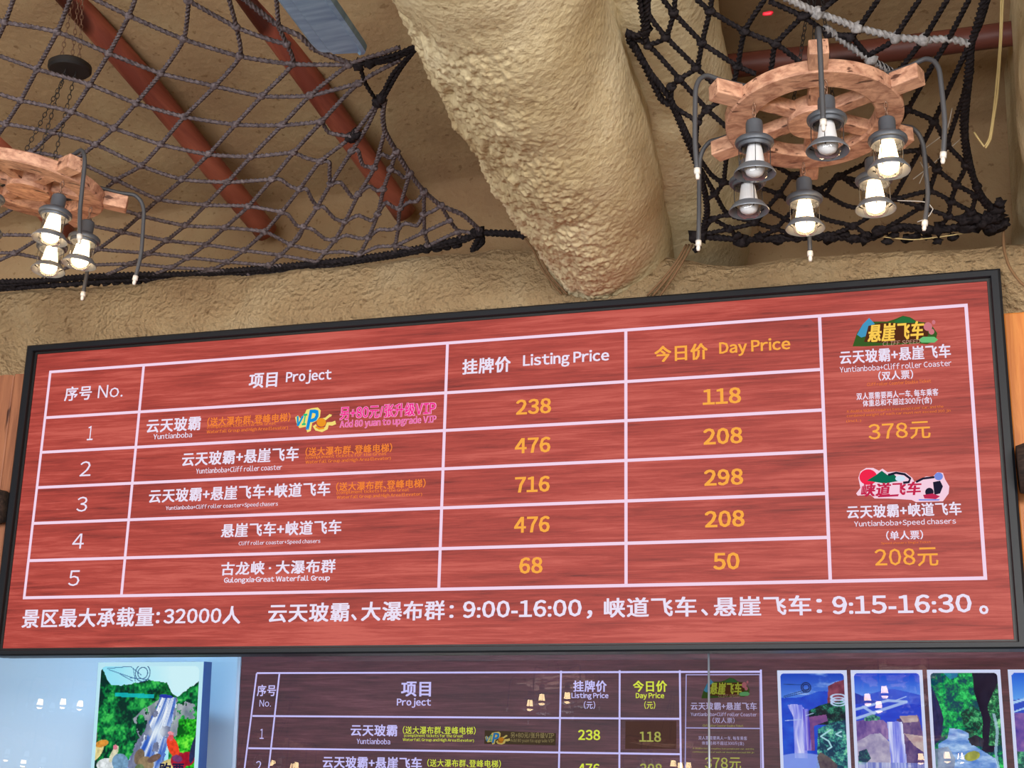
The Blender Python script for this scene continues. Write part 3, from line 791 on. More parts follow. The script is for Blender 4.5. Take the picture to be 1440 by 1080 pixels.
def text_mesh(body, bold, shear=0.0, copies=4):
    key = (body, bold, shear, copies)
    if key in TXT: return TXT[key]
    x = 0.0; CO = []; F = []; n = 0
    for ch in body:
        if ch == ' ': x += .24; continue
        co, faces = glyph(ch); lo, hi = co[:, 0].min(), co[:, 0].max()
        if ord(ch) > 0x2E80 and ch not in '，、：。（）': adv, off = 1.04, 0.02
        else:
            gap = .045 if ch in '1Iijlftr' else .05
            adv, off = hi - lo + 2 * gap + .01, gap - lo
        offs = [(0, 0)] if bold <= 0 else [(-bold, -bold * .6), (bold, -bold * .6), (-bold, bold * .6), (bold, bold * .6)][:copies]
        for dx, dy in offs:
            CO.append(np.stack([co[:, 0] + x + off + dx + shear * co[:, 1], co[:, 1] + dy], 1)); F += [tuple(i + n for i in f) for f in faces]; n += len(co)
        x += adv
    co = np.concatenate(CO); TXT[key] = (co, F); return TXT[key]
def put_text(S, body, xl, xr, yc, h, color, bold=.022, name='text_line', spacing=1.0, shear=0.0, extra=0.0, s=1.0, grow=0.0):
    co, faces = text_mesh(body, bold if h > 8 else bold * .6, shear, 4 if h > 8 else 2)
    lo = co.min(0); hi = co.max(0)
    cx = (xl + xr) / 2; u, v = S.uv(cx, yc); su, sv = S.local_scale(cx, yc)
    wu = (xr - xl) * su; hv = h * sv
    k = np.array([wu / (hi[0] - lo[0]), hv / (hi[1] - lo[1])]); q = (co - (lo + hi) / 2) * k + np.array([u, v])
    Mi = S.inv.to_3x3(); O_ = np.array(S.inv @ S.xyz(0, 0, S.lift + extra)); UX = np.array(Mi @ S.ux); UZ_ = np.array(Mi @ S.uz)
    V = O_ + q[:, :1] * UX + q[:, 1:] * UZ_
    me = bpy.data.meshes.new(name); me.from_pydata([tuple(v) for v in V], [], faces); me.materials.append(em(color, s)); me.update()
    o = bpy.data.objects.new(name, me); COL.objects.link(o); o.parent = S.parent; return o
S1 = Screen((0, 0, Z0), (1, 0, 0), (0, 0, 1), disp, .002)
WHT = (236, 226, 246); ORG = (250, 172, 72); GRD = (244, 214, 236); OR2 = (244, 134, 56); PNK = (240, 40, 140)
# table rules
def rules(S, name, hs, vs_, lw, color):
    items = []
    for (a, b) in hs:
        (u0, v0), (u1, v1) = S.uv(*a), S.uv(*b); v = (v0 + v1) / 2 if abs(v0 - v1) < .08 else v0
        items.append(([(u0 - lw/2, v - lw/2), (u1 + lw/2, v - lw/2), (u1 + lw/2, v + lw/2), (u0 - lw/2, v + lw/2)], 0, 0))
    for (a, b) in vs_:
        (u0, v0), (u1, v1) = S.uv(*a), S.uv(*b); u = (u0 + u1) / 2
        items.append(([(u - lw/2, v1), (u + lw/2, v1), (u + lw/2, v0), (u - lw/2, v0)], 0, .0004))
    return S.polys(name, items, [em(color)])
u0, vt = S1.uv(70.3, 522.5); u5, vb = S1.uv(1385.8, 812.8); u1_ = S1.uv(171, 836)[0]; 
ul = (S1.uv(70.3, 522.5)[0] + S1.uv(34.6, 840.8)[0]) / 2; ur = (S1.uv(1358.3, 430)[0] + S1.uv(1385.8, 812.8)[0]) / 2
vt = (S1.uv(70.3, 522.5)[1] + S1.uv(1358.3, 430)[1]) / 2; vb = (S1.uv(34.6, 840.8)[1] + S1.uv(1385.8, 812.8)[1]) / 2
um = [(S1.uv(*a)[0] + S1.uv(*b)[0]) / 2 for a, b in (((202, 514), (171, 836)), ((629, 482), (617.5, 826)), ((880, 464), (880.5, 820)), ((1152, 444), (1168, 814)))]
vm = [S1.uv(880, y)[1] for y in (536.6, 591.5, 647.5, 704.5, 764)]
lw = .0155; it = []
def hbar(x0, x1, v): it.append(([(x0 - lw/2, v - lw/2), (x1 + lw/2, v - lw/2), (x1 + lw/2, v + lw/2), (x0 - lw/2, v + lw/2)], 0, 0))
def vbar(x, v0, v1): it.append(([(x - lw/2, v0), (x + lw/2, v0), (x + lw/2, v1), (x - lw/2, v1)], 0, .0004))
hbar(ul, ur, vt); hbar(ul, ur, vb)
for v in vm: hbar(ul, um[3], v)
for x in [ul] + um + [ur]: vbar(x, vb, vt)
S1.polys('table_grid', it, [em(GRD)])
LINES = [
 ('序号', 91, 129, 553, 20, WHT, .02), ('No.', 138, 173, 550, 18, WHT, .0), ('项目', 350, 390, 534.7, 21, WHT, .03), ('Project', 402, 466, 530, 19.5, WHT, .03),
 ('1', 123, 131, 609, 20, WHT, 0), ('2', 112.5, 128, 659, 21, WHT, 0), ('3', 108, 123, 709, 21, WHT, 0), ('4', 102, 118, 761, 21, WHT, 0), ('5', 96.5, 112, 813, 22, WHT, 0),
 ('云天玻霸', 206, 282, 597, 20, WHT, .026), ('Yuntianboba', 215.5, 270, 612.5, 7.8, WHT, .035),
 ('（送大瀑布群、登峰电梯）', 291, 408, 590, 12.5, OR2, .02), ('(compliment tickets for the Great', 291, 387.5, 598, 6, OR2, .03), ('Waterfall Group and High Area Elevator)', 290, 404.5, 604.7, 6, OR2, .03),
 ('云天玻霸+悬崖飞车', 255, 419, 642, 20, WHT, .026), ('Yuntianboba+Cliff roller coaster', 275, 396, 659.5, 7.8, WHT, .035),
 ('（送大瀑布群、登峰电梯）', 429, 551, 632.5, 12.5, OR2, .02), ('(compliment tickets for the Great', 429, 543, 641, 6, OR2, .03), ('Waterfall Group and High Area Elevator)', 429, 549, 647.5, 6, OR2, .03),
 ('云天玻霸+悬崖飞车+峡道飞车', 207, 462, 692.5, 20, WHT, .026), ('Yuntianboba+Cliff roller coaster+Speed chasers', 232, 390, 712, 7.5, WHT, .035),
 ('（送大瀑布群、登峰电梯）', 472, 598, 682, 12.5, OR2, .02), ('(compliment tickets for the Great', 473, 575, 691, 6, OR2, .03), ('Waterfall Group and High Area Elevator)', 473, 593, 697.5, 6, OR2, .03),
 ('悬崖飞车+峡道飞车', 310, 479, 743.5, 20, WHT, .026), ('Cliff roller coaster+Speed chasers', 335, 450, 763, 7.2, WHT, .035),
 ('古龙峡 · 大瀑布群', 310, 471, 798, 19, WHT, .026), ('Gulongxia·Great Waterfall Group', 314, 463, 815, 10, WHT, .03),
 ('挂牌价', 650, 718, 514, 22, WHT, .03), ('Listing Price', 735, 856, 505, 21, WHT, .03), ('今日价', 920, 995, 496, 23, ORG, .03), ('Day Price', 1011, 1111, 488, 22, ORG, .03),
 ('238', 725.6, 775, 571.5, 21.5, ORG, .03), ('476', 724, 774, 626, 22, ORG, .03), ('716', 724, 773, 681, 22.5, ORG, .03), ('476', 723, 773, 737.5, 23, ORG, .03), ('68', 730, 763, 795, 23, ORG, .03),
 ('118', 988, 1042, 557, 22.5, ORG, .03), ('208', 989, 1044, 613, 23, ORG, .03), ('298', 990, 1045, 671, 23, ORG, .03), ('208', 991, 1047, 729.5, 23.5, ORG, .03), ('50', 1003, 1040, 789, 24, ORG, .03),
 ('云天玻霸+悬崖飞车', 1180, 1336, 498, 19.5, WHT, .026), ('Yuntianboba+Cliff roller Coaster', 1180, 1337, 515, 8.5, WHT, .01), ('（双人票）', 1235, 1284, 527.5, 13, WHT, .02),
 ('Cliff roller Coaster Double Ticket', 1219, 1309, 538, 5, OR2, .0), ('双人票需要两人一车, 每车乘客', 1204, 1319, 554.5, 10.5, WHT, .02), ('体重总和不超过300斤(含)', 1213, 1310, 565.5, 11, WHT, .02),
 ('A double ticket requires two people per car, and the', 1190, 1326, 575.5, 4.8, OR2, 0), ('combined weight of each car must not exceed 300 jin', 1190, 1336, 581.5, 4.8, OR2, 0), ('(incl.)', 1190, 1211, 592, 4.5, OR2, 0),
 ('378元', 1221, 1308, 606, 24, ORG, .012),
 ('云天玻霸+峡道飞车', 1190, 1351, 717.5, 19, WHT, .026), ('Yuntianboba+Speed chasers', 1200.5, 1343.6, 735.5, 10, WHT, .01), ('（单人票）', 1246, 1298, 752.5, 13, WHT, .02), ('Speed chasers Single Ticket', 1239, 1309, 763.3, 4, OR2, 0), ('208元', 1230, 1319, 783.6, 26, ORG, .012),
 ('景区最大承载量', 30, 215, 868.5, 27, WHT, .024), (':', 219.5, 224.5, 868.5, 16, WHT, .02), ('32000人', 230, 338, 865.5, 25, WHT, .022),
 ('云天玻霸', 376.7, 490.5, 861.3, 27, WHT, .024), ('、', 493.7, 501.7, 868, 9, WHT, .02), ('大瀑布群', 507.5, 625, 859, 27.5, WHT, .024), ('：', 632, 638, 860, 18, WHT, .02), ('9:00-16:00', 650, 817, 856, 24, WHT, .024), ('，', 825, 833, 864, 12, WHT, .02),
 ('峡道飞车', 848.6, 979, 853.8, 28, WHT, .024), ('、', 986, 995.6, 861, 9.5, WHT, .02), ('悬崖飞车', 1002.6, 1140, 852, 28, WHT, .024), ('：', 1148, 1156, 852, 20, WHT, .02), ('9:15-16:30', 1169, 1365, 849.5, 26, WHT, .024), ('。', 1377, 1390, 857.5, 12.5, WHT, .02),
]
for (b, xl, xr, yc, h, c, bo) in LINES: put_text(S1, b, xl, xr, yc, h, c, bo)
# pink upgrade offer beside its badge
put_text(S1, '另+80元/张升级VIP', 477, 613, 577.5, 20, (250, 160, 205), .06)
put_text(S1, '另+80元/张升级VIP', 478, 612, 577.5, 18.5, PNK, .015, extra=.001)
put_text(S1, 'Add 80 yuan to upgrade VIP', 477, 613, 594, 13.5, (250, 160, 205), .05)
put_text(S1, 'Add 80 yuan to upgrade VIP', 478, 612, 594, 12.5, (226, 60, 150), 0, extra=.001)
def shape(S, pts): return [S.uv(x, y) for x, y in pts]
def circ(S, cx, cy, rx_, ry_=None, a0=0, a1=360, n=24):
    ry_ = ry_ or rx_
    return [S.uv(cx + rx_ * math.cos(math.radians(a0 + (a1 - a0) * i / n)), cy + ry_ * math.sin(math.radians(a0 + (a1 - a0) * i / n))) for i in range(n + (0 if a1 - a0 == 360 else 1))]
def stroke(S, pts, w_):
    P = [Vector(S.uv(x, y)).to_2d() if False else Vector((*S.uv(x, y), 0)) for x, y in pts]; su = S.local_scale(*pts[0])[0]; w_ *= su / 2
    L_, R_ = [], []
    for i, p in enumerate(P):
        t = (P[min(i+1, len(P)-1)] - P[max(i-1, 0)]).normalized(); nrm = Vector((-t.y, t.x, 0)) * w_
        L_.append((p + nrm)[:2]); R_.append((p - nrm)[:2])
    return [[L_[i], L_[i+1], R_[i+1], R_[i]] for i in range(len(P) - 1)]
def vip_badge(S, x0, x1, y0, y1, dim=1.0):
    sx = (x1 - x0) / 57; sy = (y1 - y0) / 35
    X = lambda x, y: (x0 + x * sx, y0 + y * sy)
    cl = lambda c: tuple(int(v * dim) for v in c)
    mats = [em(cl((244, 220, 120))), em(cl((236, 150, 40))), em(cl((24, 170, 190)))]
    it = []
    it.append((shape(S, [X(0, 14), X(4, 11), X(8, 16), X(14, 8), X(16, 3), X(24, 1), X(32, 0), X(36, 4), X(35, 13), X(30, 19), X(24, 22), X(22, 33), X(17, 35), X(15, 27), X(6, 29), X(2, 22)]), 0, 0))
    for q in stroke(S, [X(27, 25), X(30, 30), X(38, 32), X(44, 29), X(46, 23), X(52, 23), X(57, 21)], 5 * sx): it.append((q, 0, .0002))
    for q in stroke(S, [X(38, 17), X(43, 16), X(49, 11), X(51, 12)], 3.5 * sx): it.append((q, 0, .0003))
    it.append((circ(S, *X(37, 21), 6.5 * sx, 6 * sy), 1, .0006))
    for q in stroke(S, [X(29, 27), X(34, 30), X(41, 29)], 2.5 * sx): it.append((q, 1, .0006))
    S.polys('badge', it, mats)
    put_text(S, 'V', x0 + 2 * sx, x0 + 12 * sx, y0 + 19 * sy, 14 * sy, cl((20, 150, 205)), .05, 'badge_letter', shear=.25, extra=.0012)
    put_text(S, 'I', x0 + 10 * sx, x0 + 17 * sx, y0 + 17 * sy, 16 * sy, cl((30, 190, 130)), .05, 'badge_letter', shear=.25, extra=.0013)
    put_text(S, 'P', x0 + 16 * sx, x0 + 33 * sx, y0 + 17 * sy, 28 * sy, cl((20, 140, 215)), .05, 'badge_letter', shear=.25, extra=.0014)
vip_badge(S1, 415, 472, 573, 608)
def cliff_logo(S, x0, x1, y0, y1, yel, dim=1.0):
    sx = (x1 - x0) / 120; sy = (y1 - y0) / 42
    X = lambda x, y: (x0 + x * sx, y0 + y * sy); cl = lambda c: tuple(int(v * dim) for v in c)
    mats = [em(cl((58, 92, 40))), em(cl((70, 150, 190))), em(cl((44, 110, 60))), em(cl((84, 46, 28))), em(cl((206, 120, 130))), em(cl((110, 190, 120)))]
    it = [(shape(S, [X(2, 42), X(8, 24), X(16, 12), X(28, 8), X(50, 8), X(60, 5), X(72, 0), X(82, 2), X(92, 8), X(110, 10), X(120, 24), X(118, 34), X(106, 39), X(94, 38), X(60, 40), X(20, 42)]), 0, 0),
          (shape(S, [X(8, 26), X(16, 12), X(25, 3), X(32, 10), X(36, 18), X(28, 26), X(14, 30)]), 1, .0004),
          (shape(S, [X(60, 8), X(72, 1), X(82, 3), X(92, 10), X(80, 14), X(64, 12)]), 2, .0004),
          (shape(S, [X(18, 36), X(24, 14), X(40, 10), X(104, 10), X(108, 26), X(100, 36), X(60, 38)]), 3, .0006),
          (circ(S, *X(107, 15), 6 * sx, 6 * sy), 4, .0009), (circ(S, *X(112, 22), 4 * sx, 4 * sy), 4, .0010), (circ(S, *X(115, 9), 2.5 * sx, 3 * sy), 4, .0009),
          (shape(S, [X(94, 33), X(100, 29), X(116, 29), X(121, 33), X(116, 37), X(98, 37)]), 5, .0010),
          (shape(S, [X(10, 22), X(20, 18), X(20, 24), X(14, 30)]), 1, .0008)]
    S.polys('logo', it, mats)
    put_text(S, '悬崖飞车', x0 + 22 * sx, x0 + 102 * sx, y0 + 22 * sy, 25 * sy, cl(yel), .035, 'logo_lettering', shear=.2, extra=.0016)
    put_text(S, 'CLIFF SPEED', x0 + 44 * sx, x0 + 96 * sx, y0 + 37 * sy, 6 * sy, cl((196, 150, 130)), .0, 'logo_lettering', shear=.2, extra=.0018)
cliff_logo(S1, 1197, 1318, 444, 487, (252, 204, 84))
def speed_logo(S, x0, x1, y0, y1):
    sx = (x1 - x0) / 131; sy = (y1 - y0) / 47.5
    X = lambda x, y: (x0 + x * sx, y0 + y * sy)
    mats = [em((246, 206, 224)), em((240, 40, 76)), em((16, 104, 78)), em((34, 32, 52)), em((190, 44, 84)), em((120, 140, 220)), em((206, 226, 244))]
    it = [(shape(S, [X(0, 36), X(6, 28), X(3, 14), X(6, 5), X(14, 0), X(24, 0), X(32, 4), X(37, 1), X(44, 6), X(56, 5), X(70, 7), X(79, 14), X(82, 20), X(98, 12), X(108, 12), X(114, 6), X(122, 7), X(125, 16), X(131, 26), X(130, 36), X(122, 47), X(84, 48), X(78, 45), X(46, 43), X(26, 43), X(20, 38), X(2, 39)]), 0, 0),
          (circ(S, *X(17, 13), 12.5 * sx, 11 * sy), 1, .0006),
          (shape(S, [X(15, 18), X(28, 10), X(36, 4), X(44, 10), X(52, 8), X(62, 18), X(40, 22), X(22, 19)]), 2, .0008)]
    for q in stroke(S, [X(45, 10), X(56, 7), X(68, 9), X(76, 15), X(74, 20), X(66, 21)], 3.5 * sx): it.append((q, 3, .0009))
    for q in stroke(S, [X(84, 20), X(94, 15), X(110, 13)], 3.2 * sx): it.append((q, 3, .0009))
    it += [(circ(S, *X(62, 15), 7 * sx, 4 * sy), 6, .0010), (shape(S, [X(108, 20), X(118, 18), X(122, 26), X(118, 36), X(110, 38)]), 3, .0011),
           (circ(S, *X(116, 12), 6 * sx, 5.5 * sy), 5, .0012), (circ(S, *X(103, 34), 6 * sx, 6 * sy), 3, .0011), (shape(S, [X(94, 38), X(108, 36), X(118, 40), X(112, 44), X(96, 43)]), 4, .0013),
           (shape(S, [X(88, 44), X(118, 44), X(116, 46), X(88, 46)]), 5, .0013), (shape(S, [X(30, 39), X(60, 37), X(59, 40), X(31, 41.5)]), 4, .0013)]
    S.polys('logo', it, mats)
    put_text(S, '峡道飞车', x0 + 6 * sx, x0 + 92 * sx, y0 + 30 * sy, 19 * sy, (196, 40, 76), .04, 'logo_lettering', shear=.18, extra=.0016)
speed_logo(S1, 1204, 1335, 658, 705.5)

# ================================================================== PICTURES (painted procedurally, cell by cell)
def vnoise(x, y, seed):
    xi = np.floor(x).astype(int); yi = np.floor(y).astype(int); xf = x - xi; yf = y - yi
    h = lambda a, b: ((np.sin(a * 127.1 + b * 311.7 + seed * 74.7) * 43758.5453) % 1.0)
    s = lambda t: t * t * (3 - 2 * t)
    a = h(xi, yi); b = h(xi + 1, yi); c = h(xi, yi + 1); d = h(xi + 1, yi + 1); u = s(xf); v = s(yf)
    return a * (1-u) * (1-v) + b * u * (1-v) + c * (1-u) * v + d * u * v
def fbm(x, y, seed, o=4):
    t = 0; a = .5; n = 0
    for i in range(o): t = t + a * vnoise(x * 2 ** i, y * 2 ** i, seed + i); n += a; a *= .55
    return t / n
def mixc(img, c, mask): 
    c = np.array(c, float); img[:] = img * (1 - mask[..., None]) + c * mask[..., None]
def mixa(img, arr, mask): img[:] = img * (1 - mask[..., None]) + arr * mask[..., None]
sm = lambda e0, e1, x: np.clip((x - e0) / (e1 - e0), 0, 1) ** 2 * (3 - 2 * np.clip((x - e0) / (e1 - e0), 0, 1))
def inside(x, y, poly):
    r = np.zeros(x.shape, bool); n = len(poly)
    for i in range(n):
        x0, y0 = poly[i]; x1, y1 = poly[(i + 1) % n]
        c = ((y0 > y) != (y1 > y)) & (x < (x1 - x0) * (y - y0) / (y1 - y0 + 1e-12) + x0); r ^= c
    return r.astype(float)
def ell(x, y, cx, cy, a, b, rot=0):
    c, s = math.cos(rot), math.sin(rot); u = (x - cx) * c + (y - cy) * s; v = -(x - cx) * s + (y - cy) * c
    return sm(1.06, .94, (u / a) ** 2 + (v / b) ** 2)
def line(x, y, x0, y0, x1, y1, w_):
    dx, dy = x1 - x0, y1 - y0; t = np.clip(((x - x0) * dx + (y - y0) * dy) / (dx * dx + dy * dy), 0, 1)
    return sm(w_ * 1.3, w_ * .7, np.hypot(x - x0 - t * dx, y - y0 - t * dy))
def ramp2(c0, c1, t): return np.array(c0, float) * (1 - t[..., None]) + np.array(c1, float) * t[..., None]
def foliage(x, y, seed, dark, mid, light, sc=9):
    n = fbm(x * sc, y * sc, seed, 4); f = fbm(x * sc * 3, y * sc * 3, seed + 9, 3); g = vnoise(x * 64, y * 64, seed + 31); t = np.clip((n - .34) * 2.0 + (f - .5) * 1.3 + (g - .5) * .55, 0, 1)
    a = ramp2(dark, mid, np.clip(t * 2, 0, 1)); mixa(a, ramp2(mid, light, np.clip(t * 2 - 1, 0, 1)), (t > .5).astype(float)); return a
def falls(x, y, seed, lo=(90, 130, 220), hi=(240, 250, 255), sc=26):
    n = fbm(x * sc, y * 2.2, seed, 3); return ramp2(lo, hi, np.clip((n - .3) * 2.4, 0, 1))
def paint_farm(x, y):
    img = ramp2((120, 225, 250), (215, 252, 255), np.clip(.3 + 1.2 * x - .8 * y + .5 * (fbm(x * 3, y * 5, 1) - .5), 0, 1))
    F = foliage(x, y, 3, (8, 50, 44), (12, 128, 62), (70, 205, 90))
    hill = .150 + .03 * np.sin(x * 9) + .05 * (fbm(x * 14, x * 0, 5) - .5) - .12 * sm(.12, .0, x)
    mixa(img, F, (y > hill).astype(float) * (x < .66)); 
    rh = .30 - .72 * (x - .76); mixa(img, F, ((y > rh + .03 * (fbm(x * 20, x * 0, 8) - .5)) & (x > .74)).astype(float))
    mixa(img, F * .8, inside(x, y, [(.55, .28), (.62, .17), (.68, .14), (.74, .24), (.80, .27), (.8, .32), (.55, .33)]))
    for (a, b, c, d) in ((.06, .02, .30, .0), (.30, .0, .42, .08), (.08, .03, .36, .11), (.2, .07, .33, .13), (.33, .02, .36, .13), (.3, .1, .5, .12)): mixc(img, (60, 110, 160), line(x, y, a, b, c, d, .0035) * .8)
    for r_ in (.05, .075): mixc(img, (50, 90, 140), sm(.006, .002, abs(np.hypot((x - .43), (y - .06)) - r_)))
    mixc(img, (20, 200, 210), ((x > .16) & (x < .56) & (abs(y - .255 - .04 * (x - .3)) < .018)).astype(float) * .8)
    wob = .05 * (fbm(x * 7, y * 7, 71) - .5)
    rock = inside(x + wob, y + wob, [(.36, .46), (.46, .36), (.60, .29), (.80, .28), (.97, .33), (.98, .56), (.80, .62), (.62, .62), (.46, .66), (.40, .56)])
    mixa(img, ramp2((96, 104, 130), (222, 216, 222), fbm(x * 18, y * 12, 13)), rock * .9)
    mixa(img, F, rock * (fbm(x * 11, y * 11, 14) > .56))
    c = .71 - .34 * np.clip(y - .28, 0, 1); wd = .085 + .20 * (y - .28)
    fl = (np.abs(x - c + .05 * (fbm(x * 5, y * 5, 16) - .5)) < wd * (1 + .5 * (fbm(y * 14, x * 6, 17) - .5))) & (y > .275) & (y < .95)
    st = fbm((x - c) / (wd + .02) * 5.5, y * 2.5, 21, 4)
    mixa(img, ramp2((46, 92, 190), (246, 252, 255), np.clip((st - .34) * 3.2, 0, 1)), fl.astype(float))
    mixa(img, ramp2((60, 70, 110), (170, 176, 196), fbm(x * 20, y * 12, 23)), fl * (fbm(x * 10, y * 7, 24) > .60))
    mixc(img, (240, 252, 255), np.exp(-((x - .62) / .09) ** 2 - ((y - .57) / .07) ** 2) * .85)
    mixa(img, foliage(x, y, 33, (10, 90, 30), (40, 190, 40), (130, 250, 70), 12), ((x > .82 - .1 * (y - .5)) & (y > .46) & (fbm(x * 8, y * 8, 44) > .35)).astype(float))
    mixc(img, (40, 60, 170), ell(x, y, .68, .265, .07, .016, .1))
    mixa(img, foliage(x, y, 51, (16, 120, 80), (60, 190, 120), (140, 220, 130), 7), sm(.90, .95, y + .03 * (fbm(x * 9, x * 0, 52) - .5)))
    # hens and rooster
    for cx, cy, a, b, rot, col in ((.02, .74, .05, .10, .5, (236, 220, 150)), (.06, .68, .07, .03, -.2, (220, 150, 60)), (-.02, .62, .03, .05, 0, (120, 80, 90)), (.12, .86, .10, .055, -.1, (226, 232, 230)), (.19, .77, .03, .08, .5, (230, 226, 190)), (.26, .84, .085, .075, .4, (120, 160, 190)), (.2, .71, .022, .022, 0, (230, 130, 150)),
        (.45, .79, .05, .07, .3, (120, 104, 84)), (.52, .85, .08, .065, .2, (150, 128, 96)), (.60, .80, .07, .03, -.4, (120, 96, 84)), (.46, .90, .05, .05, 0, (110, 130, 90)), (.74, .86, .09, .05, -.4, (220, 200, 130)),
        (.85, .82, .085, .075, .3, (176, 34, 60)), (.78, .70, .05, .10, -.5, (236, 70, 40)), (.755, .62, .028, .03, 0, (240, 90, 100)), (.75, .585, .03, .016, .2, (245, 150, 160)), (.93, .80, .07, .06, .2, (170, 24, 50)), (.985, .72, .03, .12, .2, (40, 50, 90)), (.83, .80, .05, .03, .2, (120, 60, 110))):
        mk = ell(x, y, cx, cy, a, b, rot); mixa(img, np.array(col, float) * (.78 + .44 * fbm(x * 40, y * 40, 61)[..., None]), mk)
    for fx in (.03, .15, .27, .5, .55, .86): mixc(img, (200, 170, 120), line(x, y, fx, .9, fx + .005, .95, .006))
    mixc(img, (228, 250, 252), sm(.0, .012, y - .88 - .42 * np.clip(1 - x, 0, 1) ** 2))
    return img
def paint_fall_cliff(x, y):
    img = ramp2((24, 70, 190), (96, 150, 235), np.clip(y * 2, 0, 1)); cl = fbm(x * 3.2, y * 6, 3)
    mixc(img, (170, 196, 240), sm(.48, .7, cl) * (y < .34))
    mixa(img, ramp2((20, 52, 190), (50, 110, 220), fbm(x * 6, y * 8, 5)), (y > .31 + .06 * np.sin(x * 5 + 1) + .04 * fbm(x * 9, x * 0, 4)).astype(float))
    F = foliage(x, y, 7, (10, 40, 60), (24, 96, 90), (70, 190, 150))
    mixa(img, ramp2((90, 40, 60), (170, 90, 110), fbm(x * 14, y * 10, 9)), inside(x, y, [(.74, .30), (.75, .20), (.86, .14), (1, .10), (1, .5), (.72, .5)]))
    mixa(img, F * .75, inside(x, y, [(.35, .62), (.6, .5), (.75, .46), (1, .42), (1, .8), (.3, .8)]))
    mixa(img, ramp2((90, 60, 130), (150, 90, 140), fbm(x * 12, y * 16, 19)), inside(x, y, [(.3, .7), (.7, .64), (.72, .74), (.5, .82), (.5, 1.2), (.35, 1.2)]))
    for ry_ in (.37, .42, .46): mixc(img, (190, 214, 244), sm(.02, .006, abs(np.hypot((x - .9) / .11, (y - ry_) / .045) - 1) * .07))
    mixa(img, foliage(x, y, 23, (20, 60, 90), (60, 150, 140), (140, 220, 170), 8), inside(x, y, [(.56, .86), (.8, .76), (1, .72), (1, 1.7), (.5, 1.7)]))
    mixa(img, falls(x + .02 * np.sin(y * 8), y, 31, (110, 120, 230), (226, 226, 255)), ((x > .10 + .08 * sm(.48, .7, y)) & (x < .32 + .06 * sm(.48, .6, y)) & (y > .47 + .04 * fbm(x * 9, x * 0, 1)) & (y < 1.32)).astype(float))
    mixa(img, falls(x, y, 37, (70, 60, 200), (190, 190, 255)), ((x > .34) & (x < .41 + .03 * y) & (y > .55) & (y < 1.2)).astype(float) * .8)
    mixc(img, (150, 170, 240), ell(x, y, .3, 1.42, .5, .18) * .8)
    for a, b, c, d in ((.04, .36, .45, .24), (.04, .38, .4, .29), (.05, .17, .4, .18), (.38, .66, .5, .62), (.05, .74, .3, .72)): mixc(img, (30, 60, 120) if b < .4 else (180, 200, 240), line(x, y, a, b, c, d, .006) * .9)
    for r_ in (.05, .075): mixc(img, (24, 40, 90), sm(.012, .004, abs(np.hypot(x - .40, y - .22) - r_)))
    for (a, b, c, d) in ((.6, .98, .75, .88), (.6, .98, .72, 1.05), (.72, 1.05, .76, 1.14), (.76, 1.14, .7, 1.18), (.84, .94, .92, .9), (.85, .95, .92, .98)): mixc(img, (170, 220, 225), line(x, y, a, b, c, d, .012))
    mixa(img, ramp2((60, 50, 70), (130, 120, 110), fbm(x * 12, y * 12, 41)), inside(x, y, [(.53, 1.3), (.58, 1.22), (.72, 1.3), (.84, 1.42), (.78, 1.8), (.62, 1.7)]))
    return img
def paint_bridge(x, y):
    img = ramp2((26, 70, 205), (120, 170, 245), np.clip(y * 2.2, 0, 1))
    mixa(img, ramp2((44, 64, 190), (74, 110, 226), fbm(x * 5, y * 5, 3)), (y > .24 + .25 * np.abs(x - .58) ** 1.1).astype(float))
    mixa(img, ramp2((30, 44, 150), (60, 80, 190), fbm(x * 8, y * 8, 4)), (y > .30 + .45 * x).astype(float) * (x < .5))
    mixa(img, ramp2((24, 50, 190), (60, 96, 220), fbm(x * 6, y * 12, 5)), (y > .44 + .05 * fbm(x * 6, x * 0, 8)).astype(float))
    F = foliage(x, y, 11, (30, 60, 90), (50, 120, 110), (120, 190, 150), 10)
    R = ramp2((70, 50, 130), (186, 150, 190), fbm(x * 15, y * 8, 13))
    mixa(img, R, inside(x, y, [(0, .74), (.2, .70), (.42, .72), (.5, .8), (.5, 1.0), (.3, 1.1), (0, 1.1)]))
    mixa(img, ramp2((120, 110, 160), (214, 206, 214), fbm(x * 10, y * 10, 15)), inside(x, y, [(.1, 1.0), (.2, .94), (.36, .92), (.5, 1.06), (.55, 1.7), (0, 1.7), (0, 1.05)]))
    mixa(img, R * .8, inside(x, y, [(.62, .7), (.95, .66), (1, .9), (1, 1.8), (.7, 1.8)]))
    mixa(img, ramp2((150, 120, 130), (230, 214, 200), fbm(x * 12, y * 14, 18)), inside(x, y, [(.66, .66), (.93, .64), (.95, .74), (.72, .76)]) + inside(x, y, [(.72, .92), (1, .96), (1, 1.2), (.86, 1.1)]))
    mixa(img, F, inside(x, y, [(.12, .70), (.24, .62), (.38, .68), (.36, .72), (.14, .74)]) + inside(x, y, [(.02, 1.2), (.14, 1.16), (.2, 1.3), (.1, 1.4), (0, 1.4)]))
    mixa(img, falls(x, y, 27, (120, 130, 230), (226, 230, 255)), ((x > .47 + .05 * (y - .7)) & (x < .70 + .06 * (y - .7)) & (y > .72 + .04 * fbm(x * 9, x * 0, 3)) & (y < 1.5)).astype(float))
    for a, b, c, d, wd in ((.0, .56, .5, .42, .02), (.0, .70, .78, .44, .022), (.12, .52, .28, .62, .02), (.5, .42, .78, .44, .02), (.62, .42, .78, .36, .008)): mixc(img, (176, 200, 240), line(x, y, a, b, c, d, wd) * .9)
    mixa(img, falls(x * 2, y, 35, (90, 110, 200), (200, 210, 240)), (y > 1.36).astype(float) * .7)
    return img
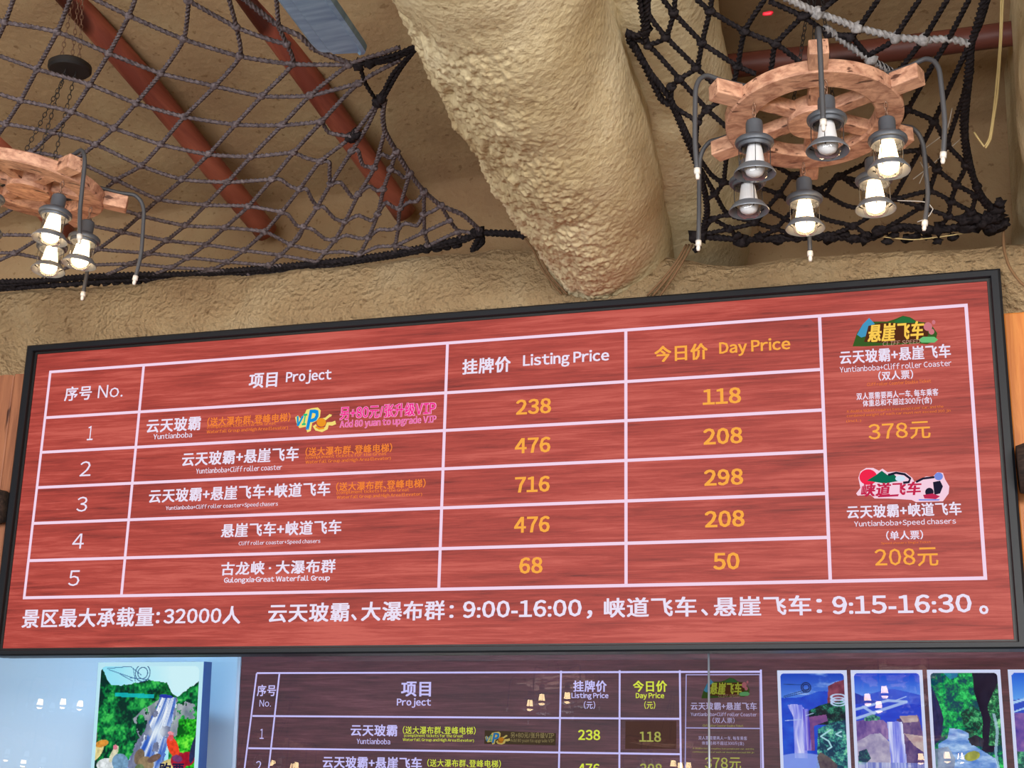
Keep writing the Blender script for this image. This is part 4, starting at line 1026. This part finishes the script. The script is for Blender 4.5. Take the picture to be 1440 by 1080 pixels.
def paint_gorge(x, y):
    F = foliage(x, y, 3, (4, 70, 90), (10, 150, 80), (60, 220, 110), 8)
    img = F.copy(); mixc(img, (50, 140, 210), inside(x, y, [(.2, 0), (.42, 0), (.4, .06), (.3, .1)]) * .6)
    mixa(img, ramp2((8, 12, 40), (30, 34, 60), fbm(x * 10, y * 6, 5)), inside(x, y, [(.63, 0), (1, 0), (1, .9), (.86, 1.2), (.7, 1.2), (.74, .7), (.64, .3)]))
    mixa(img, ramp2((10, 20, 60), (60, 60, 110), fbm(x * 12, y * 9, 6)), inside(x, y, [(0, .2), (.1, .44), (.16, .7), (.1, 1.0), (0, 1.1)]))
    mixa(img, foliage(x, y, 9, (16, 70, 60), (50, 150, 90), (150, 220, 150), 14), inside(x, y, [(.82, .52), (.92, .3), (1, .16), (1, 1.1), (.8, 1.1), (.86, .7)]))
    mixa(img, foliage(x, y, 12, (8, 50, 50), (20, 120, 80), (90, 190, 120), 14), inside(x, y, [(.42, .62), (.6, .5), (.72, .6), (.73, .9), (.62, 1.0), (.48, .9)]))
    mixa(img, ramp2((70, 120, 200), (196, 224, 250), np.clip(fbm(x * 7, y * 18, 15) * 1.6 - .3, 0, 1)), inside(x, y, [(.24, .84), (.4, .86), (.52, .92), (.52, 1.06), (.9, 1.3), (1, 1.8), (0, 1.8), (.06, 1.08), (.2, 1.0)]))
    mixa(img, ramp2((20, 24, 40), (70, 70, 90), fbm(x * 12, y * 12, 19)), inside(x, y, [(.5, 1.0), (.62, .94), (.74, 1.0), (.72, 1.12), (.55, 1.1)]))
    mixa(img, ramp2((110, 120, 60), (200, 200, 90), fbm(x * 12, y * 12, 21)), ell(x, y, .55, 1.26, .12, .07, -.3))
    mixc(img, (190, 214, 240), (abs(x - .92 - .02 * np.sin(y * 9)) < .022).astype(float) * (y > .62) * .7)
    mixa(img, ramp2((90, 100, 130), (190, 200, 210), fbm(x * 10, y * 10, 25)), inside(x, y, [(.0, 1.16), (.2, 1.12), (.3, 1.3), (.2, 1.8), (0, 1.8)]) * .8)
    return img
def paint_sea(x, y):
    img = ramp2((30, 96, 215), (110, 180, 245), np.clip(y * 2, 0, 1))
    mixc(img, (40, 70, 190), (y > .42 - .2 * x).astype(float) * .9); mixc(img, (170, 210, 245), line(x, y, 0, .46, .5, .3, .02) + line(x, y, 0, .6, .5, .42, .012))
    mixa(img, ramp2((60, 50, 150), (180, 130, 180), fbm(x * 9, y * 9, 3)), (y > .62).astype(float)); mixa(img, foliage(x, y, 5, (30, 80, 80), (60, 150, 120), (140, 220, 150)), (y > 1.2).astype(float)); return img
def picture(S, corners, aspect, border, painter, name, nx, white=(214, 222, 248), rad=.06, lift=.001, parent_obj=None, tilt=True):
    """a printed picture: corners = pixel TL, TR; aspect = height / width; border in widths"""
    (ua, va), (ub, vb_) = S.uv(*corners[0]), S.uv(*corners[1]); wd = ub - ua; v0 = (va + vb_) / 2
    card = S.polys(name, [([(ua, v0 - wd * aspect), (ub, v0 - wd * aspect), (ub, v0), (ua, v0)], 0, lift)], [em(white)])
    iw = wd * (1 - 2 * border); ih = wd * aspect - 2 * wd * border
    ny = int(nx * ih / iw); X, Y = np.meshgrid((np.arange(nx + 1)) / nx, np.arange(ny + 1) / nx)
    cxx, cyy = np.meshgrid((np.arange(nx) + .5) / nx, (np.arange(ny) + .5) / nx)
    col = np.clip(painter(cxx, cyy), 0, 255) / 255; lin = np.where(col <= .04045, col / 12.92, ((col + .055) / 1.055) ** 2.4)
    h = ny / nx
    r = rad; dx = np.maximum(np.maximum(r - cxx, cxx - (1 - r)), 0); dy = np.maximum(r - cyy, 0); keep = np.hypot(dx, dy) < r
    verts = [S.inv @ S.xyz(ua + wd * border + iw * x, v0 - wd * border - iw * y, S.lift + lift + .0012) for x, y in zip(X.ravel(), Y.ravel())]
    idx = [(j, i) for j in range(ny) for i in range(nx) if keep[j, i]]
    faces = [(j*(nx+1)+i, (j+1)*(nx+1)+i, (j+1)*(nx+1)+i+1, j*(nx+1)+i+1) for j, i in idx]
    me = bpy.data.meshes.new(name + '_print'); me.from_pydata([tuple(v) for v in verts], [], faces); me.materials.append(MAT['picture'])
    ca = me.color_attributes.new('paint', 'FLOAT_COLOR', 'CORNER')
    arr = np.array([lin[j, i] for j, i in idx]); arr = np.concatenate([arr, np.ones((len(arr), 1))], 1); ca.data.foreach_set('color', np.repeat(arr, 4, 0).ravel())
    o = bpy.data.objects.new('print', me); COL.objects.link(o); o.parent = S.parent
    return card

# ================================================================== OFFICE DISPLAY AND LIGHT BOX BEHIND THE GLASS
TL_ = math.radians(3.0)
UZ = Vector((0, -math.sin(TL_), math.cos(TL_)))
OP = Vector((0, 1.45, 2.3)); ON = Vector((0, -math.cos(TL_), -math.sin(TL_)))
pl = at_plane(340, 924, OP, ON); pr = at_plane(1440, 930, OP, ON)
ox0 = pl.x; ox1 = pr.x + 1.2
oroot = empty('office_display', OP + Vector(((ox0 + ox1) / 2, 0, 0)) - UZ); tag(oroot, 'large purple-brown wood-grain display behind the ticket window glass, below the price board', 'display')
oroot.rotation_euler = (TL_, 0, 0)
m = MB().box((-(ox1 - ox0) / 2, .0, -.35), ((ox1 - ox0) / 2, .05, 1.55)); od = m.build('display', WOOD_PURPLE, oroot, smooth=False)
m = MB(); hx = (ox1 - ox0) / 2
m.box((-hx - .022, -.012, -.37), (-hx, .06, 1.57)); m.box((hx, -.012, -.37), (hx + .022, .06, 1.57)); m.box((-hx - .022, -.012, -.39), (hx + .022, .06, -.35)); m.box((-hx - .022, -.012, 1.55), (hx + .022, .06, 1.57))
m.build('edge_trim', MAT['trim_metal'], oroot, smooth=False)
S2 = Screen(OP, (1, 0, 0), UZ, od, .003)
BLW = (208, 202, 255); YGR = (222, 234, 74); DYG = (170, 172, 84); DWH = (176, 168, 206)
it = []; lw = .0105
def px_h(S, p, q, w_): 
    a = S.uv(*p); b = S.uv(*q); v = (a[1] + b[1]) / 2; it.append(([(a[0], v - w_/2), (b[0], v - w_/2), (b[0], v + w_/2), (a[0], v + w_/2)], 0, 0))
def px_v(S, p, q, w_):
    a = S.uv(*p); b = S.uv(*q); k_ = (b[0] - a[0]) / (b[1] - a[1]); e_ = b[1] - .25; ue = a[0] + k_ * (e_ - a[1]); it.append(([(ue - w_/2, e_), (ue + w_/2, e_), (a[0] + w_/2, a[1] + w_/2), (a[0] - w_/2, a[1] + w_/2)], 0, .0004))
px_h(S2, (361, 948), (1070, 943), lw); px_h(S2, (355, 1008.5), (957, 1009), lw); px_h(S2, (349, 1055), (957, 1057.5), lw)
for a, b in (((361, 948), (344, 1080)), ((393, 948), (378, 1080)), ((789, 944.5), (786, 1080)), ((871.5, 944), (871, 1080)), ((956, 944), (957.5, 1080)), ((1070, 943), (1073, 1080))): px_v(S2, a, b, lw)
S2.polys('table_grid', it, [em(BLW)])
it = []
px_h(S2, (965, 949), (1068, 948.5), .006); px_h(S2, (963.5, 1024), (1069, 1024), .006); 
for a, b in (((965, 949), (963.5, 1080)), ((1068.5, 948.5), (1070, 1080))): px_v(S2, a, b, .006)
S2.polys('inner_box', it, [em((170, 164, 214))])
O = [('序号', 361.5, 388, 971, 16, BLW, .02), ('No.', 365, 381, 989, 9.5, BLW, .0), ('1', 365.5, 371, 1032, 14, BLW, 0), ('2', 360, 367.5, 1077, 14, BLW, 0), ('项目', 564, 606, 969, 21, BLW, .03), ('Project', 558, 606, 988.5, 13.5, BLW, .028),
 ('云天玻霸', 493, 558.5, 1027, 16.5, BLW, .026), ('Yuntianboba', 501.5, 548.6, 1042.5, 8, BLW, .028), ('（送大瀑布群、登峰电梯）', 566, 668.5, 1027, 11, YGR, .01), ('(compliment tickets for the Great', 568, 651, 1035, 5.5, YGR, .028), ('Waterfall Group and High Area Elevator)', 566, 666, 1041, 5.5, YGR, .028),
 ('云天玻霸+悬崖飞车', 453, 592.5, 1072.5, 17, BLW, .026), ('（送大瀑布群、登峰电梯）', 600.5, 704, 1073.5, 11, YGR, .01),
 ('挂牌价', 806, 853, 965, 16, BLW, .028), ('Listing Price', 803.6, 855.5, 979, 10, BLW, .028), ('（元）', 821, 837, 991.5, 11, BLW, .01), ('今日价', 890, 938, 965, 16, YGR, .028), ('Day Price', 894, 934, 979, 10, YGR, .028), ('（元）', 906, 921.5, 991.5, 11, YGR, .01),
 ('238', 813, 844, 1033.5, 14.5, YGR, .025), ('118', 899, 929.5, 1036, 14.5, DYG, .025), ('476', 813, 843, 1081, 14.5, YGR, .025), ('208', 900, 931, 1081, 14.5, DYG, .025),
 ('云天玻霸+悬崖飞车', 971, 1064, 993, 11, DWH, .02), ('Yuntianboba+Cliff roller Coaster', 971, 1064, 1004.5, 5.5, DWH, .028), ('（双人票）', 1002, 1033, 1013, 8, DWH, .015), ('Cliff roller Coaster Double Ticket', 988, 1045, 1020.5, 3.2, DYG, 0),
 ('双人票需要两人一车, 每车乘客', 982, 1050.5, 1038, 5.5, DWH, .01), ('体重总和不超过300斤(含)', 987, 1046, 1045.6, 6, DWH, .01), ('A double ticket requires two people per car, and the', 974, 1060, 1053, 3, DYG, 0), ('combined weight of each car must not exceed 300 jin', 974, 1060, 1058, 3, DYG, 0), ('378元', 991, 1042, 1073.5, 17, DYG, .012)]
for (b, xl, xr, yc, h, c, bo) in O: put_text(S2, b, xl, xr, yc, h, c, bo)
S2.polys('offer_strip', [(shape(S2, [(681.5, 1027), (782, 1031), (781, 1048), (681, 1046)]), 0, -.0012), (shape(S2, [(879.5, 1014), (951, 1014), (951, 1053), (879, 1053)]), 1, -.0012)], [em((62, 52, 40)), em((74, 50, 46))])
vip_badge(S2, 682, 717, 1029, 1047, .75)
put_text(S2, '另+80元/张升级VIP', 718, 779, 1034, 8, (150, 136, 90), .01); put_text(S2, 'Add 80 yuan to upgrade VIP', 718, 779, 1042, 6, (150, 136, 90), .0)
cliff_logo(S2, 985, 1054, 953, 982, (196, 206, 70), .72)
picture(S2, [(1092.8, 942.8), (1190.7, 942.4)], 1.75, .045, paint_fall_cliff, 'picture_panel', 110)
picture(S2, [(1196, 942.4), (1297, 942)], 1.72, .045, paint_bridge, 'picture_panel', 110)
picture(S2, [(1303.3, 941.9), (1406.5, 941.6)], 1.70, .045, paint_gorge, 'picture_panel', 110)
picture(S2, [(1417, 941.6), (1522, 941.3)], 1.70, .045, paint_sea, 'picture_panel', 60)
# light box with the waterfall and hens
P3 = Vector((0, 1.50, 2.3))
lbl = at_plane(138, 932.4, P3, ON); lbr = at_plane(287.2, 928.9, P3, ON)
lx = (lbl.x + lbr.x) / 2; lwid = lbr.x - lbl.x; lz = (lbl - P3).dot(UZ) * .5 + (lbr - P3).dot(UZ) * .5
lroot2 = empty('light_box', P3 + Vector((lx, 0, 0)) + UZ * (lz - .98)); tag(lroot2, 'lit poster box showing hens before a waterfall, on pale blue wall at lower left', 'light box'); lroot2.rotation_euler = (TL_, 0, 0)
m = MB().box((-lwid/2, 0, 0), (lwid/2, .10, .98)); lb = m.build('cabinet', MAT['box_side'], lroot2, smooth=False)
# back plate brings the box to the wall
MB().box((-lwid*.3, .10, .1), (lwid*.2, .50, .8)).build('wall_mount', MAT['box_side'], lroot2, smooth=False)
S3 = Screen(P3, (1, 0, 0), UZ, lb, .002)
picture(S3, [(138.2, 932.6), (286.8, 929.1)], 1.5, .035, paint_farm, 'picture_panel', 150, (196, 240, 250), .05)
put_text(S3, '购票', 224, 259, 1083.5, 22, (20, 30, 70), .03, 'lettering', extra=.004)

# ================================================================== TICKET WINDOW GLASS
def on_glass(px, py): return at_plane(px, py, GP, GN)
gz = Vector((0, -math.sin(GT), -math.cos(GT)))       # down along the pane
top = GP + Vector((0, 0, 0)); gh = 1.08
sx = on_glass(997, 1000).x
wroot = empty('window_1', (2.5, .06, 1.15)); structure(wroot, 'tilted ticket window of two large glass panes below the price board', 'window')
for (xa, xb) in ((-6.9, sx - .003), (sx + .003, 12.9)):
    m = MB(); V = [Vector((xa, 0, 0)) + Vector((0, top.y, top.z)), Vector((xb, 0, 0)) + Vector((0, top.y, top.z))]; V += [V[1] + gz * gh, V[0] + gz * gh]
    m.add(V, [(0, 1, 2, 3)]); o = m.build('glass_pane', MAT['pane'], wroot, smooth=False); o.location = -Vector(wroot.location)
m = MB().box((sx - .005, top.y - .004, top.z), (sx + .005, top.y + .004, top.z + .0))
m = MB(); a = Vector((sx, top.y, top.z)); m.tube([a, a + gz * gh], .0052, 8); o = m.build('joint_seal', MAT['trim_metal'], wroot); o.location = -Vector(wroot.location)
m = MB().box((-6.9, top.y - .012, top.z - .001), (12.9, top.y + .02, top.z + .03)); o = m.build('top_rail', MAT['trim_metal'], wroot, smooth=False); o.location = -Vector(wroot.location)

# ================================================================== PLANKS, LOGS, CORDS, CABLES
def plank(x0, x1, y0, y1, z0, z1, mat, label, rot=0):
    m = MB().box((-(x1-x0)/2, 0, 0), ((x1-x0)/2, y1-y0, z1-z0)); o = m.build('wooden_plank', mat, smooth=False)
    o.location = ((x0+x1)/2, y0, z0); o.rotation_euler = (0, rot, 0); bv = o.modifiers.new('bevel', 'BEVEL'); bv.width = .008; bv.segments = 2
    return tag(o, label, 'plank', 'wooden planks beside the price board')
plank(-.205, -.068, .085, .16, 2.3, 3.97, MAT['plank_brown'], 'reddish-brown plank directly against the left side of the price board')
plank(-.330, -.208, .09, .16, 2.3, 3.965, MAT['plank_brown'], 'reddish-brown plank second from the left side of the price board')
plank(-.520, -.334, .10, .16, 2.3, 3.70, MAT['plank_orange'], 'orange-brown plank at the left edge of the view, lower than its neighbours')
plank(5.185, 5.375, .10, .16, 2.3, 3.80, MAT['plank_orange'], 'orange varnished plank directly right of the price board')
plank(5.380, 5.60, .10, .16, 2.3, 3.80, MAT['plank_orange'], 'outer orange plank at the right edge of the view')
def log(a, b, r, label):
    a = Vector(a); b = Vector(b); pts = []; rs = []
    for i in range(31):
        t = i / 30; x = (b - a).length * t; pts.append((x, 0, 0)); rs.append(r * (1 + .14 * noise.noise(Vector((x * 3, a.x, 2)))) * (1 if 0 < i < 30 else .86))
    m = MB().tube(pts, rs, 16); o = m.build('log', MAT['log']); o.location = a; o.rotation_euler = (b - a).to_track_quat('X', 'Z').to_euler()
    return tag(o, label, 'log', 'blackened logs beside the board')
pL = at(4, 714, .0); log((pL.x - 1.6, -.03, pL.z), (-.075, -.03, pL.z), .10, 'blackened log crossing the planks at the left edge')
pR = at(1432, 656, .0); log((5.19, -.03, pR.z - .02), (6.9, -.03, pR.z + .03), .125, 'blackened log crossing the planks at the right edge')
def cord(name, pts, r, mat, label, cat, group=None):
    P = catmull([Vector(p) for p in pts], .02); m = MB().tube(P, r, 7); o = m.build(name, mat)
    return tag(o, label, cat, group)
def strands(name, lines, r, mat, label, cat):
    m = MB()
    for L_ in lines: m.tube(catmull([Vector(p) for p in L_], .02), r, 7)
    return tag(m.build(name, mat), label, cat)
strands('cord', [[at(736 + d, 332, -.03), at(750 + d, 352, -.05), at(766 + d, 384, -.06), at(790 + d * 1.5, 414, -.02)] for d in (0, 5)], .0055, MAT['cord'], 'brown cord hanging from the net corner along the left foot of the wide beam', 'cord')
strands('cord', [[at(969 + d, 344, -.03), at(955 + d, 368, -.06), at(938 + d * 1.4, 392, -.06), at(918 + d * 2, 416, -.02)] for d in (0, 5, -4)], .0055, MAT['cord'], 'brown cords hanging from the net corner along the right foot of the wide beam', 'cord')
strands('cord', [[at(1411, 316, -.02), at(1412, 350, -.06), at(1420, 376, -.10), at(1436, 398, -.12), at(1456, 410, -.12)]], .007, MAT['cord'], 'brown cord curling round the foot of the beam at the right edge', 'cord')
yc_ = -.75
strands('cable', [[at(1408, -8, yc_), at(1406, 60, yc_), at(1400, 130, yc_), at(1396, 165, yc_), at(1391, 195, yc_), at(1384, 206, yc_), at(1378, 198, yc_), at(1370, 186, yc_)],
                  [at(1411, -8, yc_), at(1408, 60, yc_), at(1403, 130, yc_), at(1398, 165, yc_), at(1393, 196, yc_), at(1386, 208, yc_)]], .0042, MAT['cable'], 'straw-coloured cable hanging in a hook shape beside the right-edge beam', 'cable')
yc_ = -.35
strands('cable', [[at(1339, 152, yc_), at(1330, 185, yc_), at(1296, 212, yc_)], [at(1350, 196, yc_), at(1310, 232, yc_), at(1284, 252, yc_)], [at(1294, 228, yc_), at(1300, 240, yc_), at(1293, 258, yc_)],
                  [at(1262, 282, yc_), at(1300, 284, yc_), at(1312, 294, yc_), at(1302, 308, yc_), at(1290, 312, yc_)]], .0022, MAT['tip'], 'thin pale wires tangled in the net right of the lit lanterns', 'cable')
strands('wire', [[at(1240, 333, -.06), at(1284, 337, -.05), at(1330, 332, -.05), at(1366, 326, -.04)]], .0028, MAT['cable'], 'thin yellowish wire sagging along the ledge under the right net', 'wire')
